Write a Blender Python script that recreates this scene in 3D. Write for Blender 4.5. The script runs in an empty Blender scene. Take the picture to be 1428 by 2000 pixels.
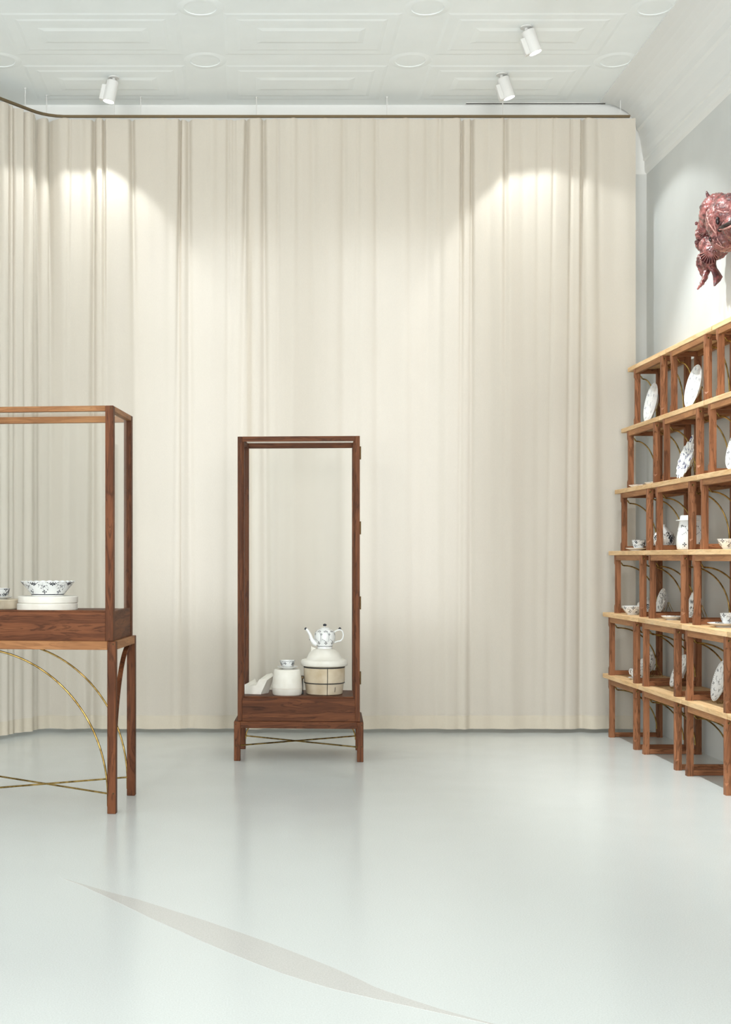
import bpy, bmesh, math, random
from math import sin, cos, pi, radians, exp, sqrt, hypot, atan2
from mathutils import Vector, Matrix
random.seed(7)
S = bpy.context.scene
COL = S.collection

# ------------------------------------------------------------------ camera, world, light
FPX, CX, CY, CAMH = 2500.0, 488.0, 1089.0, 1.13
cam_d = bpy.data.cameras.new('camera'); cam = bpy.data.objects.new('camera', cam_d); COL.objects.link(cam)
cam.location = (0, 0, CAMH); cam.rotation_euler = (pi/2, 0, 0)
cam_d.sensor_fit = 'VERTICAL'; cam_d.sensor_height = 24.0; cam_d.lens = 24.0*FPX/2000
cam_d.shift_x = (714-CX)/2000; cam_d.shift_y = (CY-1000)/2000
cam_d.clip_start = 0.05; cam_d.clip_end = 100
S.camera = cam
W = bpy.data.worlds.new('world'); S.world = W; W.use_nodes = True
W.node_tree.nodes['Background'].inputs[0].default_value = (0.93, 0.97, 1.0, 1)
W.node_tree.nodes['Background'].inputs[1].default_value = 1.0
S.view_settings.view_transform = 'Standard'; S.view_settings.look = 'None'
S.view_settings.gamma = 1.0; S.view_settings.use_curve_mapping = False
S.view_settings.exposure = 0.06
S.cycles.transparent_max_bounces = 24      # light passes several panes of the display cases
LAMP_W = 12.0          # ceiling spotlights over the open floor
LAMP_S = 128.0          # ceiling spotlights that wash the shelf wall
LAMP_C = 33.0          # the two spotlights by the curtain
FILL_FRONT = 292.0       # fill light at each unseen window added behind the camera
FILL_LEFT = 15.0        # fill light at each unseen window added in the left wall
DAY_BACK = 3.5         # daylight at each window behind the curtain

def area(name, loc, rot, sx, sy, e, col):
    d = bpy.data.lights.new(name, 'AREA'); d.shape = 'RECTANGLE'; d.size = sx; d.size_y = sy
    d.energy = e; d.color = col
    o = bpy.data.objects.new(name, d); COL.objects.link(o); o.location = loc; o.rotation_euler = rot
    return o
FILL_WINDOWS_FRONT = [(-2.4, 1.6), (1.35, 1.8)]       # centre x, width in the front wall; unseen, added for fill
FILL_WINDOWS_LEFT = [(0.6, 2.0), (4.2, 2.0)]       # centre y, width in the left wall; unseen, added for fill
BACK_WINDOWS = [(-0.25, 1.0), (0.95, 1.0)]
Y_FRONT, Y_BACK, X_RIGHT, X_LEFT, Z_CEIL = -2.6, 8.45, 2.62, -4.4, 4.10
for (cx, w) in FILL_WINDOWS_FRONT:
    area('daylight_fill', (cx, Y_FRONT-0.3, 2.0), (pi/2, 0, 0), w, 2.8, FILL_FRONT*w/1.7, (1.0, 0.985, 0.96))
for (cy, w) in FILL_WINDOWS_LEFT:
    area('daylight_fill', (X_LEFT-0.3, cy, 2.0), (pi/2, 0, -pi/2), w, 2.8, FILL_LEFT, (1.0, 0.985, 0.96))
for (cx, w) in BACK_WINDOWS:
    area('daylight_fill', (cx, Y_BACK+0.3, 1.95), (-pi/2, 0, 0), w, 2.5, DAY_BACK, (0.93, 0.98, 1.0))

# ------------------------------------------------------------------ helpers
def at(px, py, D):
    return Vector(((px-CX)/FPX*D, D, CAMH+(CY-py)/FPX*D))

def tag(o, label=None, cat=None, group=None, kind=None):
    if label: o['label'] = label
    if cat: o['category'] = cat
    if group: o['group'] = group
    if kind: o['kind'] = kind
    return o

def link(name, me, parent=None, loc=None, rot=None):
    o = bpy.data.objects.new(name, me); COL.objects.link(o)
    if parent is not None: o.parent = parent
    if loc is not None: o.location = loc
    if rot is not None: o.rotation_euler = rot
    return o

def mesh(name, V, F, mat, smooth=False, auto=None):
    me = bpy.data.meshes.new(name); me.from_pydata([tuple(v) for v in V], [], F); me.update()
    if mat: me.materials.append(mat)
    if smooth:
        for p in me.polygons: p.use_smooth = True
        if auto:
            me.set_sharp_from_angle(angle=radians(auto))
    return me

def bmesh_me(name, bm, mat, smooth=False, auto=None):
    bmesh.ops.recalc_face_normals(bm, faces=bm.faces)
    me = bpy.data.meshes.new(name); bm.to_mesh(me); bm.free()
    if mat: me.materials.append(mat)
    if smooth:
        for p in me.polygons: p.use_smooth = True
        if auto: me.set_sharp_from_angle(angle=radians(auto))
    return me

def boxme(name, x0, x1, y0, y1, z0, z1, mat, bev=0.0015):
    bm = bmesh.new()
    V = [bm.verts.new(p) for p in ((x0,y0,z0),(x1,y0,z0),(x1,y1,z0),(x0,y1,z0),(x0,y0,z1),(x1,y0,z1),(x1,y1,z1),(x0,y1,z1))]
    for f in ((0,3,2,1),(4,5,6,7),(0,1,5,4),(1,2,6,5),(2,3,7,6),(3,0,4,7)): bm.faces.new([V[i] for i in f])
    if bev: bmesh.ops.bevel(bm, geom=list(bm.edges), offset=bev, segments=1, affect='EDGES')
    return bmesh_me(name, bm, mat)

def box(name, x0, x1, y0, y1, z0, z1, mat, parent=None, bev=0.0015):
    return link(name, boxme(name, min(x0,x1), max(x0,x1), min(y0,y1), max(y0,y1), min(z0,z1), max(z0,z1), mat, bev), parent)

def tubeme(name, pts, rad, mat, n=8, caps=True):
    pts = [Vector(p) for p in pts]; N = len(pts)
    R = rad if isinstance(rad, (list, tuple)) else [rad]*N
    V, F = [], []
    t0 = (pts[1]-pts[0]).normalized()
    up = Vector((0,0,1)) if abs(t0.z) < 0.9 else Vector((1,0,0))
    a = t0.cross(up).normalized()
    for i in range(N):
        t = (pts[min(i+1,N-1)]-pts[max(i-1,0)]).normalized()
        a = (a - t*a.dot(t)).normalized(); b = t.cross(a)
        for k in range(n):
            q = 2*pi*k/n; V.append(pts[i]+(a*cos(q)+b*sin(q))*R[i])
    for i in range(N-1):
        for k in range(n):
            F.append((i*n+k, i*n+(k+1)%n, (i+1)*n+(k+1)%n, (i+1)*n+k))
    if caps:
        F.append(tuple(reversed(range(n)))); F.append(tuple(range((N-1)*n, N*n)))
    return mesh(name, V, F, mat, True, 50)

def tube(name, pts, rad, mat, parent=None, n=8):
    return link(name, tubeme(name, pts, rad, mat, n), parent)

def latheme(name, prof, mat, n=48, rfun=None, auto=35):
    """prof: (r,z) list; closed at r=0 ends by a pole"""
    V, F, rows = [], [], []
    for i, (r, z) in enumerate(prof):
        if r < 1e-6:
            rows.append([len(V)]); V.append((0,0,z))
        else:
            row = []
            for k in range(n):
                q = 2*pi*k/n
                rr, zz = (rfun(q, r, z) if rfun else (r, z))
                row.append(len(V)); V.append((rr*cos(q), rr*sin(q), zz))
            rows.append(row)
    for A, B in zip(rows, rows[1:]):
        for k in range(n):
            k2 = (k+1) % n
            if len(A) == 1 and len(B) == 1: continue
            if len(A) == 1: F.append((A[0], B[k2], B[k]))
            elif len(B) == 1: F.append((A[k], A[k2], B[0]))
            else: F.append((A[k], A[k2], B[k2], B[k]))
    bm = bmesh.new(); me = mesh(name, V, F, mat); bm.from_mesh(me)
    bmesh.ops.recalc_face_normals(bm, faces=bm.faces); bm.to_mesh(me); bm.free()
    for p in me.polygons: p.use_smooth = True
    me.set_sharp_from_angle(angle=radians(auto))
    return me

def lathe(name, prof, mat, parent=None, n=48, rfun=None, auto=35, loc=None):
    return link(name, latheme(name, prof, mat, n, rfun, auto), parent, loc)

def empty(name, loc, rz=0.0, rot=None):
    o = bpy.data.objects.new(name, None); COL.objects.link(o); o.location = loc
    o.rotation_euler = rot if rot else (0, 0, rz); o.empty_display_size = 0.05
    return o

# ------------------------------------------------------------------ materials
def newmat(name):
    m = bpy.data.materials.new(name); m.use_nodes = True
    nt = m.node_tree; b = nt.nodes['Principled BSDF']
    return m, nt, b

def srgb(r, g, b):
    f = lambda c: (c/255/12.92 if c/255 <= 0.04045 else ((c/255+0.055)/1.055)**2.4)
    return (f(r), f(g), f(b), 1)

def plain(name, col, rough=0.5, metal=0.0, spec=0.5):
    m, nt, b = newmat(name)
    b.inputs['Base Color'].default_value = col; b.inputs['Roughness'].default_value = rough
    b.inputs['Metallic'].default_value = metal; b.inputs['Specular IOR Level'].default_value = spec
    return m

def speckled(name, c1, c2, scale, rough=0.6, lo=0.35, hi=0.65, bump=0.0, coat=0.0, spec=0.5, detail=4):
    m, nt, b = newmat(name)
    tc = nt.nodes.new('ShaderNodeTexCoord'); nz = nt.nodes.new('ShaderNodeTexNoise')
    nz.inputs['Scale'].default_value = scale; nz.inputs['Detail'].default_value = detail
    nt.links.new(tc.outputs['Object'], nz.inputs['Vector'])
    cr = nt.nodes.new('ShaderNodeValToRGB'); cr.color_ramp.elements[0].position = lo; cr.color_ramp.elements[1].position = hi
    cr.color_ramp.elements[0].color = c1; cr.color_ramp.elements[1].color = c2
    nt.links.new(nz.outputs['Fac'], cr.inputs['Fac']); nt.links.new(cr.outputs['Color'], b.inputs['Base Color'])
    b.inputs['Roughness'].default_value = rough; b.inputs['Coat Weight'].default_value = coat
    b.inputs['Specular IOR Level'].default_value = spec
    if bump:
        bp = nt.nodes.new('ShaderNodeBump'); bp.inputs['Strength'].default_value = bump; bp.inputs['Distance'].default_value = 0.01
        nt.links.new(nz.outputs['Fac'], bp.inputs['Height']); nt.links.new(bp.outputs['Normal'], b.inputs['Normal'])
    return m

def wood(name, axis, dark, mid, light, rough=0.5, ringmin=0.58, rings=36.0):
    m, nt, b = newmat(name); N = nt.nodes.new; L = nt.links.new
    tc = N('ShaderNodeTexCoord'); oi = N('ShaderNodeObjectInfo')
    add = N('ShaderNodeVectorMath'); add.operation = 'ADD'
    mul = N('ShaderNodeMath'); mul.operation = 'MULTIPLY'; mul.inputs[1].default_value = 37.0
    L(oi.outputs['Random'], mul.inputs[0]); L(tc.outputs['Object'], add.inputs[0]); L(mul.outputs[0], add.inputs[1])
    mp = N('ShaderNodeMapping'); sc = [22.0, 22.0, 22.0]; sc[axis] = 2.6
    mp.inputs['Scale'].default_value = sc; L(add.outputs[0], mp.inputs['Vector'])
    n1 = N('ShaderNodeTexNoise'); n1.inputs['Scale'].default_value = 1.0; n1.inputs['Detail'].default_value = 5; n1.inputs['Distortion'].default_value = 1.2
    L(mp.outputs[0], n1.inputs['Vector'])
    # growth rings: bands of the stretched noise
    rg = N('ShaderNodeMath'); rg.operation = 'MULTIPLY'; rg.inputs[1].default_value = rings; L(n1.outputs['Fac'], rg.inputs[0])
    sn = N('ShaderNodeMath'); sn.operation = 'SINE'; L(rg.outputs[0], sn.inputs[0])
    mp2 = N('ShaderNodeMapping'); sc2 = [420.0, 420.0, 420.0]; sc2[axis] = 14.0
    mp2.inputs['Scale'].default_value = sc2; L(add.outputs[0], mp2.inputs['Vector'])
    n2 = N('ShaderNodeTexNoise'); n2.inputs['Scale'].default_value = 1.0; n2.inputs['Detail'].default_value = 2; L(mp2.outputs[0], n2.inputs['Vector'])
    cr = N('ShaderNodeValToRGB'); e = cr.color_ramp.elements
    e[0].position = 0.30; e[0].color = dark; e[1].position = 0.72; e[1].color = light
    em = e.new(0.5); em.color = mid
    L(n1.outputs['Fac'], cr.inputs['Fac'])
    ring = N('ShaderNodeMapRange'); ring.inputs[1].default_value = -1; ring.inputs[2].default_value = -0.55; ring.inputs[3].default_value = ringmin; ring.inputs[4].default_value = 1.0
    L(sn.outputs[0], ring.inputs[0])
    fine = N('ShaderNodeMapRange'); fine.inputs[1].default_value = 0.3; fine.inputs[2].default_value = 0.7; fine.inputs[3].default_value = 0.82; fine.inputs[4].default_value = 1.12
    L(n2.outputs['Fac'], fine.inputs[0])
    mm = N('ShaderNodeMath'); mm.operation = 'MULTIPLY'; L(ring.outputs[0], mm.inputs[0]); L(fine.outputs[0], mm.inputs[1])
    var = N('ShaderNodeMapRange'); var.inputs[3].default_value = 0.86; var.inputs[4].default_value = 1.14; L(oi.outputs['Random'], var.inputs[0])
    m3 = N('ShaderNodeMath'); m3.operation = 'MULTIPLY'; L(mm.outputs[0], m3.inputs[0]); L(var.outputs[0], m3.inputs[1])
    vm = N('ShaderNodeVectorMath'); vm.operation = 'SCALE'; L(cr.outputs['Color'], vm.inputs[0]); L(m3.outputs[0], vm.inputs['Scale'])
    L(vm.outputs[0], b.inputs['Base Color']); b.inputs['Roughness'].default_value = rough; b.inputs['Specular IOR Level'].default_value = 0.14
    return m

WD = (srgb(74,42,25), srgb(97,57,35), srgb(116,71,44))
WL = (srgb(208,168,120), srgb(224,188,142), srgb(233,202,160))  # bench boards: same wood as the legs, lamplight put into a paler colour
WM = (srgb(116,74,50), srgb(142,94,65), srgb(162,112,80))
wood_x, wood_y, wood_z = [wood('cherry_grain_'+c, i, *WD) for i, c in enumerate('xyz')]
WA = (srgb(136,92,59), srgb(155,108,71), srgb(170,124,84))  # left case aprons and top rails: light from above put into paler wood
apron_x, apron_y = wood('lit_pale_cherry_x', 0, *WA, ringmin=.8), wood('lit_pale_cherry_y', 1, *WA, ringmin=.8)
cherry_x, cherry_y, cherry_z = [wood('lighter_cherry_grain_'+c, i, *WM) for i, c in enumerate('xyz')]
lit_board_x, lit_board_y = wood('lit_board_grain_x', 0, *WL, ringmin=.92, rings=24.), wood('lit_board_grain_y', 1, *WL, ringmin=.92, rings=24.)
brass = speckled('aged_brass', srgb(112,88,44), srgb(190,160,96), 30, 0.32)
for n in brass.node_tree.nodes:
    if n.type == 'BSDF_PRINCIPLED': n.inputs['Metallic'].default_value = 1.0
dark_brass = plain('dark_bronze', srgb(70,56,38), 0.4, 1.0)
steel = plain('grey_steel', srgb(150,148,142), 0.35, 1.0)
rail_m = plain('bronze_track', srgb(120,104,78), 0.45, 0.6)
white_wall = speckled('white_wall_paint', srgb(208,211,210), srgb(213,216,215), 3, 0.75, spec=0.25)
white_ceil = speckled('white_ceiling_paint', srgb(236,242,243), srgb(239,245,246), 4, 0.8, spec=0.2)
white_trim = plain('white_trim_paint', srgb(230,232,231), 0.6, spec=0.3)
lamp_white = plain('white_lamp_enamel', srgb(222,222,220), 0.45)
dark_slot = plain('dark_gap', srgb(48,46,44), 0.8)
ink = plain('cobalt_ink', srgb(30,33,48), 0.25)
ink_faint = plain('worn_blue_paint', srgb(150,156,172), 0.3)
ink_blue = plain('cobalt_blue_paint', srgb(52,62,120), 0.25)
porcelain = speckled('white_porcelain', srgb(232,234,234), srgb(238,239,238), 20, 0.16)
porcelain_dark = speckled('brown_glaze_porcelain', srgb(70,62,52), srgb(120,106,88), 25, 0.2)
plaster_w = speckled('white_plaster', srgb(222,218,208), srgb(232,229,221), 18, 0.85, bump=0.15, spec=0.2)
plaster_o = speckled('ochre_stained_plaster', srgb(186,168,140), srgb(214,202,180), 9, 0.85, bump=0.2, spec=0.2)
black_band = plain('black_rubber_band', srgb(30,28,26), 0.6)

def floor_mat(name, c1, c2, rough):
    m = speckled(name, c1, c2, 220, rough, 0.30, 0.70, detail=3)
    nt = m.node_tree; b = nt.nodes['Principled BSDF']
    tc = [n for n in nt.nodes if n.type == 'TEX_COORD'][0]
    nz = nt.nodes.new('ShaderNodeTexNoise'); nz.inputs['Scale'].default_value = 3.0; nz.inputs['Detail'].default_value = 3
    nt.links.new(tc.outputs['Object'], nz.inputs['Vector'])
    mr = nt.nodes.new('ShaderNodeMapRange'); mr.inputs[3].default_value = rough-0.05; mr.inputs[4].default_value = rough+0.06
    nt.links.new(nz.outputs['Fac'], mr.inputs[0]); nt.links.new(mr.outputs[0], b.inputs['Roughness'])
    return m
floor_m = floor_mat('pale_terrazzo', srgb(203,208,207), srgb(216,221,220), 0.20)
sliver_m = floor_mat('darker_floor_grey', srgb(192,191,188), srgb(207,206,203), 0.20)

def glass_mat():
    m = bpy.data.materials.new('clear_glass'); m.use_nodes = True; nt = m.node_tree; nt.nodes.clear(); N = nt.nodes.new
    o = N('ShaderNodeOutputMaterial'); mx = N('ShaderNodeMixShader'); tr = N('ShaderNodeBsdfTransparent'); gl = N('ShaderNodeBsdfGlossy')
    fr = N('ShaderNodeMapRange'); lw = N('ShaderNodeLayerWeight'); lw.inputs['Blend'].default_value = 0.5
    pw = N('ShaderNodeMath'); pw.operation = 'POWER'; pw.inputs[1].default_value = 4.0
    nt.links.new(lw.outputs['Facing'], pw.inputs[0]); nt.links.new(pw.outputs[0], fr.inputs[0])
    fr.inputs[3].default_value = 0.004; fr.inputs[4].default_value = 0.30
    tr.inputs[0].default_value = (0.996, 0.998, 0.997, 1); gl.inputs['Roughness'].default_value = 0.02
    nt.links.new(fr.outputs[0], mx.inputs[0]); nt.links.new(tr.outputs[0], mx.inputs[1]); nt.links.new(gl.outputs[0], mx.inputs[2])
    nt.links.new(mx.outputs[0], o.inputs[0]); return m
glass = glass_mat()

def cloth_mat(name, col, tcol, trans):
    m = bpy.data.materials.new(name); m.use_nodes = True; nt = m.node_tree; nt.nodes.clear(); N = nt.nodes.new
    o = N('ShaderNodeOutputMaterial'); mx = N('ShaderNodeMixShader'); df = N('ShaderNodeBsdfDiffuse'); tl = N('ShaderNodeBsdfTranslucent')
    tc = N('ShaderNodeTexCoord'); nz = N('ShaderNodeTexNoise'); mp = N('ShaderNodeMapping')
    mp.inputs['Scale'].default_value = (260, 260, 120); nz.inputs['Scale'].default_value = 1.0
    nt.links.new(tc.outputs['Object'], mp.inputs['Vector']); nt.links.new(mp.outputs[0], nz.inputs['Vector'])
    cr = N('ShaderNodeValToRGB'); cr.color_ramp.elements[0].position = 0.3; cr.color_ramp.elements[1].position = 0.7
    cr.color_ramp.elements[0].color = tuple(c*0.95 for c in col[:3])+(1,); cr.color_ramp.elements[1].color = col
    nt.links.new(nz.outputs['Fac'], cr.inputs['Fac']); nt.links.new(cr.outputs[0], df.inputs['Color'])
    tl.inputs['Color'].default_value = tcol; mx.inputs[0].default_value = trans
    nt.links.new(df.outputs[0], mx.inputs[1]); nt.links.new(tl.outputs[0], mx.inputs[2]); nt.links.new(mx.outputs[0], o.inputs[0])
    return m
cloth = cloth_mat('cream_sheer_cloth', srgb(233,226,215), srgb(237,229,216), 0.38)
cloth_hem = cloth_mat('cream_doubled_hem', srgb(226,218,202), srgb(228,217,197), 0.24)

def emis(name, col, s):
    m = bpy.data.materials.new(name); m.use_nodes = True; nt = m.node_tree; nt.nodes.clear()
    o = nt.nodes.new('ShaderNodeOutputMaterial'); e = nt.nodes.new('ShaderNodeEmission')
    e.inputs[0].default_value = col; e.inputs[1].default_value = s; nt.links.new(e.outputs[0], o.inputs[0]); return m
lens_m = emis('lamp_lens_glow', (1, 0.98, 0.94, 1), 6.0)

# ------------------------------------------------------------------ room shell
def struct(o): o['kind'] = 'structure'; return o
struct(box('floor', X_LEFT-0.1, X_RIGHT+0.1, Y_FRONT-0.1, Y_BACK+0.1, -0.1, 0.0, floor_m, bev=0))
struct(box('wall_right', X_RIGHT, X_RIGHT+0.1, Y_FRONT, Y_BACK+0.1, 0, Z_CEIL, white_wall, bev=0))

def wall_with_holes(name, y0, y1, holes, z0, z1, x_start=None, x_end=None, turn=False):
    """one wall mesh with rectangular openings; holes = (x0,x1); turn swaps x and y"""
    bm = bmesh.new(); x_start = X_LEFT if x_start is None else x_start; x_end = X_RIGHT if x_end is None else x_end
    def bx(x0, x1, a, b):
        V = [bm.verts.new(p) for p in ((x0,y0,a),(x1,y0,a),(x1,y1,a),(x0,y1,a),(x0,y0,b),(x1,y0,b),(x1,y1,b),(x0,y1,b))]
        for f in ((0,3,2,1),(4,5,6,7),(0,1,5,4),(1,2,6,5),(2,3,7,6),(3,0,4,7)): bm.faces.new([V[i] for i in f])
    xs = x_start
    for (a, b) in sorted(holes):
        bx(xs, a, 0, Z_CEIL); bx(a, b, 0, z0); bx(a, b, z1, Z_CEIL); xs = b
    bx(xs, x_end, 0, Z_CEIL)
    if turn:
        for v in bm.verts: v.co.x, v.co.y = v.co.y, v.co.x
    return struct(link(name, bmesh_me(name, bm, white_wall)))
wall_with_holes('wall_back', Y_BACK, Y_BACK+0.1, [(c-w/2, c+w/2) for c, w in BACK_WINDOWS], 0.68, 3.2)
wall_with_holes('wall_front', Y_FRONT-0.1, Y_FRONT, [(c-w/2, c+w/2) for c, w in FILL_WINDOWS_FRONT], 0.6, 3.4)
wall_with_holes('wall_left', X_LEFT-0.1, X_LEFT, [(c-w/2, c+w/2) for c, w in FILL_WINDOWS_LEFT], 0.6, 3.4, Y_FRONT, Y_BACK+0.1, True)
nwin = 0
for lst, yc, z0, z1 in ((BACK_WINDOWS, Y_BACK+0.05, 0.68, 3.2), (FILL_WINDOWS_FRONT, Y_FRONT-0.05, 0.6, 3.4), (FILL_WINDOWS_LEFT, None, 0.6, 3.4)):  # front and left windows are unseen, added to let in fill light
    for (c, w) in lst:
        nwin += 1
        e = empty('window_%d' % nwin, (c, yc, z0) if yc is not None else (X_LEFT-0.05, c, z0), 0 if yc is not None else pi/2); struct(e)
        h = z1-z0; t = 0.05
        for sx in (-1, 1): box('window_stile', sx*w/2, sx*(w/2-t), -0.03, 0.03, 0, h, white_trim, e)
        for zz in (0, h-t, h*0.7): box('window_rail', -w/2+t, w/2-t, -0.03, 0.03, zz, zz+t, white_trim, e)
        box('window_mullion', -0.02, 0.02, -0.025, 0.025, t, h*0.7, white_trim, e)
        box('pane', -w/2+t, w/2-t, -0.003, 0.003, t, h-t, glass, e, bev=0)

# coffered ceiling: beams are the ceiling itself, every coffer is a piece of it
cof_x = [(-1.372+1.2265*k, -0.391+1.2265*k) for k in (-2, -1, 0, 1, 2)]
cof_y = [(7.72-0.74*k, 8.30-0.74*k) for k in range(12)]
bm = bmesh.new()
xs = sorted({X_LEFT, X_RIGHT} | {v for p in cof_x for v in p}); ys = sorted({Y_FRONT-0.1, Y_BACK+0.1} | {v for p in cof_y for v in p})
vg = {}
def gv(x, y):
    if (x, y) not in vg: vg[(x, y)] = bm.verts.new((x, y, Z_CEIL))
    return vg[(x, y)]
for i in range(len(xs)-1):
    for j in range(len(ys)-1):
        if (xs[i], xs[i+1]) in cof_x and (ys[j], ys[j+1]) in cof_y: continue
        bm.faces.new([gv(xs[i], ys[j]), gv(xs[i], ys[j+1]), gv(xs[i+1], ys[j+1]), gv(xs[i+1], ys[j])])
V8 = [bm.verts.new(p) for p in ((X_LEFT-.1,Y_FRONT-.1,4.25),(X_RIGHT+.1,Y_FRONT-.1,4.25),(X_RIGHT+.1,Y_BACK+.1,4.25),(X_LEFT-.1,Y_BACK+.1,4.25))]
bm.faces.new(V8)
me = bpy.data.meshes.new('ceiling'); bm.to_mesh(me); bm.free(); me.materials.append(white_ceil)
ceiling = struct(link('ceiling', me))
def coffer_mesh():
    w, d = cof_x[0][1]-cof_x[0][0], cof_y[0][1]-cof_y[0][0]
    V, F = [], []
    steps = [(0, 0), (.020, -.003), (.072, -.003), (.092, -.006), (.184, -.006), (.216, -.011)]
    for ins, up in steps:
        b = len(V); V += [(ins, ins, up), (w-ins, ins, up), (w-ins, d-ins, up), (ins, d-ins, up)]
        if b:
            for k in range(4): F.append((b-4+k, b+k, b+(k+1) % 4, b-4+(k+1) % 4))
    b = len(V)-4; F.append((b, b+3, b+2, b+1))
    return mesh('coffer', V, F, white_ceil)
cm = coffer_mesh()
for (x0, x1) in cof_x:
    for (y0, y1) in cof_y: link('coffer', cm, ceiling, (x0, y0, Z_CEIL))
ros = latheme('rosette', [(.128, .0), (.110, -.0025), (.095, -.0045), (.089, -.0042), (.087, -.0006), (0, -.0006)], white_ceil, 40)
for k in (-2, -1, 0, 1, 2):
    for j in range(12):
        link('rosette', ros, ceiling, (-0.267+1.2265*k, 7.65-0.74*j, Z_CEIL))
# cove cornice along the right and the back wall
def cornice(name, pts2, path, mat):
    V, F = [], []
    for (ox, oy, dx, dy) in path:
        for (a, z) in pts2: V.append((ox+dx*a, oy+dy*a, z))
    n = len(pts2)
    for i in range(len(path)-1):
        for k in range(n-1): F.append((i*n+k, i*n+k+1, (i+1)*n+k+1, (i+1)*n+k))
    return struct(link(name, mesh(name, V, F, mat)))
prof = [(0, 3.66), (.014, 3.675), (.018, 3.70), (.018, 3.74), (.028, 3.748), (.028, 3.765), (.036, 3.80), (.046, 3.87), (.060, 3.93), (.075, 3.945), (.078, 3.962)]
prof += [(.078+.25*(1-cos(t*pi/2/8)), 3.962+.125*sin(t*pi/2/8)) for t in range(1, 9)] + [(.345, 4.088), (.345, 4.10)]
cornice('trim_1', prof, [(X_RIGHT, Y_FRONT, -1, 0), (X_RIGHT, Y_BACK, -1, -0.42)], white_trim)
prof_b = [(0, 3.66), (.010, 3.69), (.016, 3.78), (.020, 3.92), (.028, 3.99), (.040, 4.05), (.050, 4.085), (.052, 4.10)]
cornice('trim_2', prof_b, [(X_LEFT, Y_BACK, 0, -1), (X_RIGHT, Y_BACK, 0, -1)], white_trim)
# linear air slot in the ceiling by the back wall
e = empty('air_slot', (1.87, 8.365, Z_CEIL)); tag(e, 'narrow dark linear air slot in the ceiling above the curtain', 'air vent')
box('slot_frame', -.46, .46, -.012, -.008, -.004, 0.0, lamp_white, e, 0); box('slot_frame', -.46, .46, .014, .018, -.004, 0.0, lamp_white, e, 0)
box('slot_gap', -.455, .455, -.008, .014, -.002, -.0002, dark_slot, e, 0)
# floor sliver: a flat lens of slightly darker grey on the floor
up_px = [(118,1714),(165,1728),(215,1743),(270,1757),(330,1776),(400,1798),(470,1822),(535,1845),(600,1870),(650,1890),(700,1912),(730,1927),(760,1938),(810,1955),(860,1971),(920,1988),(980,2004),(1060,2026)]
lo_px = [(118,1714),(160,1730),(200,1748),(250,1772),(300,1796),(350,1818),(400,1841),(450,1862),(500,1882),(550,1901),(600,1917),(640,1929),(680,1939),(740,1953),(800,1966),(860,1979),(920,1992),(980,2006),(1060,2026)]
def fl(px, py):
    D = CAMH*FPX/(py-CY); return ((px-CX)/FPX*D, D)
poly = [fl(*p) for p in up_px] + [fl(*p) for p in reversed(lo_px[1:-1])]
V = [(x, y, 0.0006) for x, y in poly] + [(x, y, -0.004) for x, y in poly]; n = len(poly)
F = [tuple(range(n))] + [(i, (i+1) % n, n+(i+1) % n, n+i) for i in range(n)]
bm = bmesh.new(); me = mesh('floor_sliver', V, F, sliver_m); bm.from_mesh(me); bmesh.ops.triangulate(bm, faces=[f for f in bm.faces if len(f.verts) > 4]); bmesh.ops.recalc_face_normals(bm, faces=bm.faces); bm.to_mesh(me); bm.free()
struct(link('floor_sliver', me))

# ------------------------------------------------------------------ curtain track and curtain
Z_RAIL = 3.972; YC = 8.25; XR = 2.485; XB = -1.18
L1 = XR-XB; RB = 0.25; ANG = radians(53.13); L2 = RB*ANG; L3 = 1.7
def path(s):
    """point and room-side normal on the curtain track at arc length s from the right end"""
    if s <= L1: return Vector((XR-s, YC, 0)), Vector((0, -1, 0))
    if s <= L1+L2:
        a = pi/2+(s-L1)/RB; return Vector((XB+RB*cos(a), YC-RB+RB*sin(a), 0)), Vector((-cos(a), -sin(a), 0))
    a = pi/2+ANG; t = s-L1-L2
    return Vector((XB+RB*cos(a)-.6*t, YC-RB+RB*sin(a)-.8*t, 0)), Vector((-cos(a), -sin(a), 0))
def s_px(px):
    return XR-(px-CX)*YC/FPX
grooves = [  # px at the top, px at the hem, sigma (m), depth (m), persistence to the hem 0..1
 (78,84,.030,.060,.9),(102,100,.028,.055,.6),(137,124,.006,.030,.5),(158,160,.018,.03,.6),(183,178,.011,.065,1.0),(203,206,.008,.06,.3),
 (257,272,.013,.05,.3),(300,312,.02,.012,.8),(330,330,.012,.015,.5),(352,338,.007,.055,.2),(368,371,.014,.04,.9),(405,400,.02,.025,.6),
 (425,420,.018,.03,.5),(446,444,.008,.035,.8),(457,455,.010,.03,.6),(483,462,.014,.05,.4),(515,520,.013,.05,.9),(543,546,.006,.02,.9),(566,570,.014,.018,.6),
 (582,580,.012,.02,.9),(612,616,.016,.03,.9),(640,644,.014,.014,.8),(672,668,.012,.03,.7),(700,694,.008,.02,.8),(735,738,.010,.028,.9),(770,778,.02,.014,.9),(800,806,.012,.02,.9),
 (836,830,.014,.03,.8),(860,855,.012,.035,.7),(903,896,.009,.055,.5),(923,918,.009,.045,.6),(955,958,.016,.018,1.),(988,985,.014,.045,.5),(1020,1030,.012,.014,.9),
 (1052,1048,.010,.02,1.),(1082,1066,.006,.02,.9),(1117,1104,.006,.03,.9),(1139,1136,.011,.055,1.),(1168,1176,.014,.022,1.),(1200,1206,.02,.014,.8)]
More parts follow.
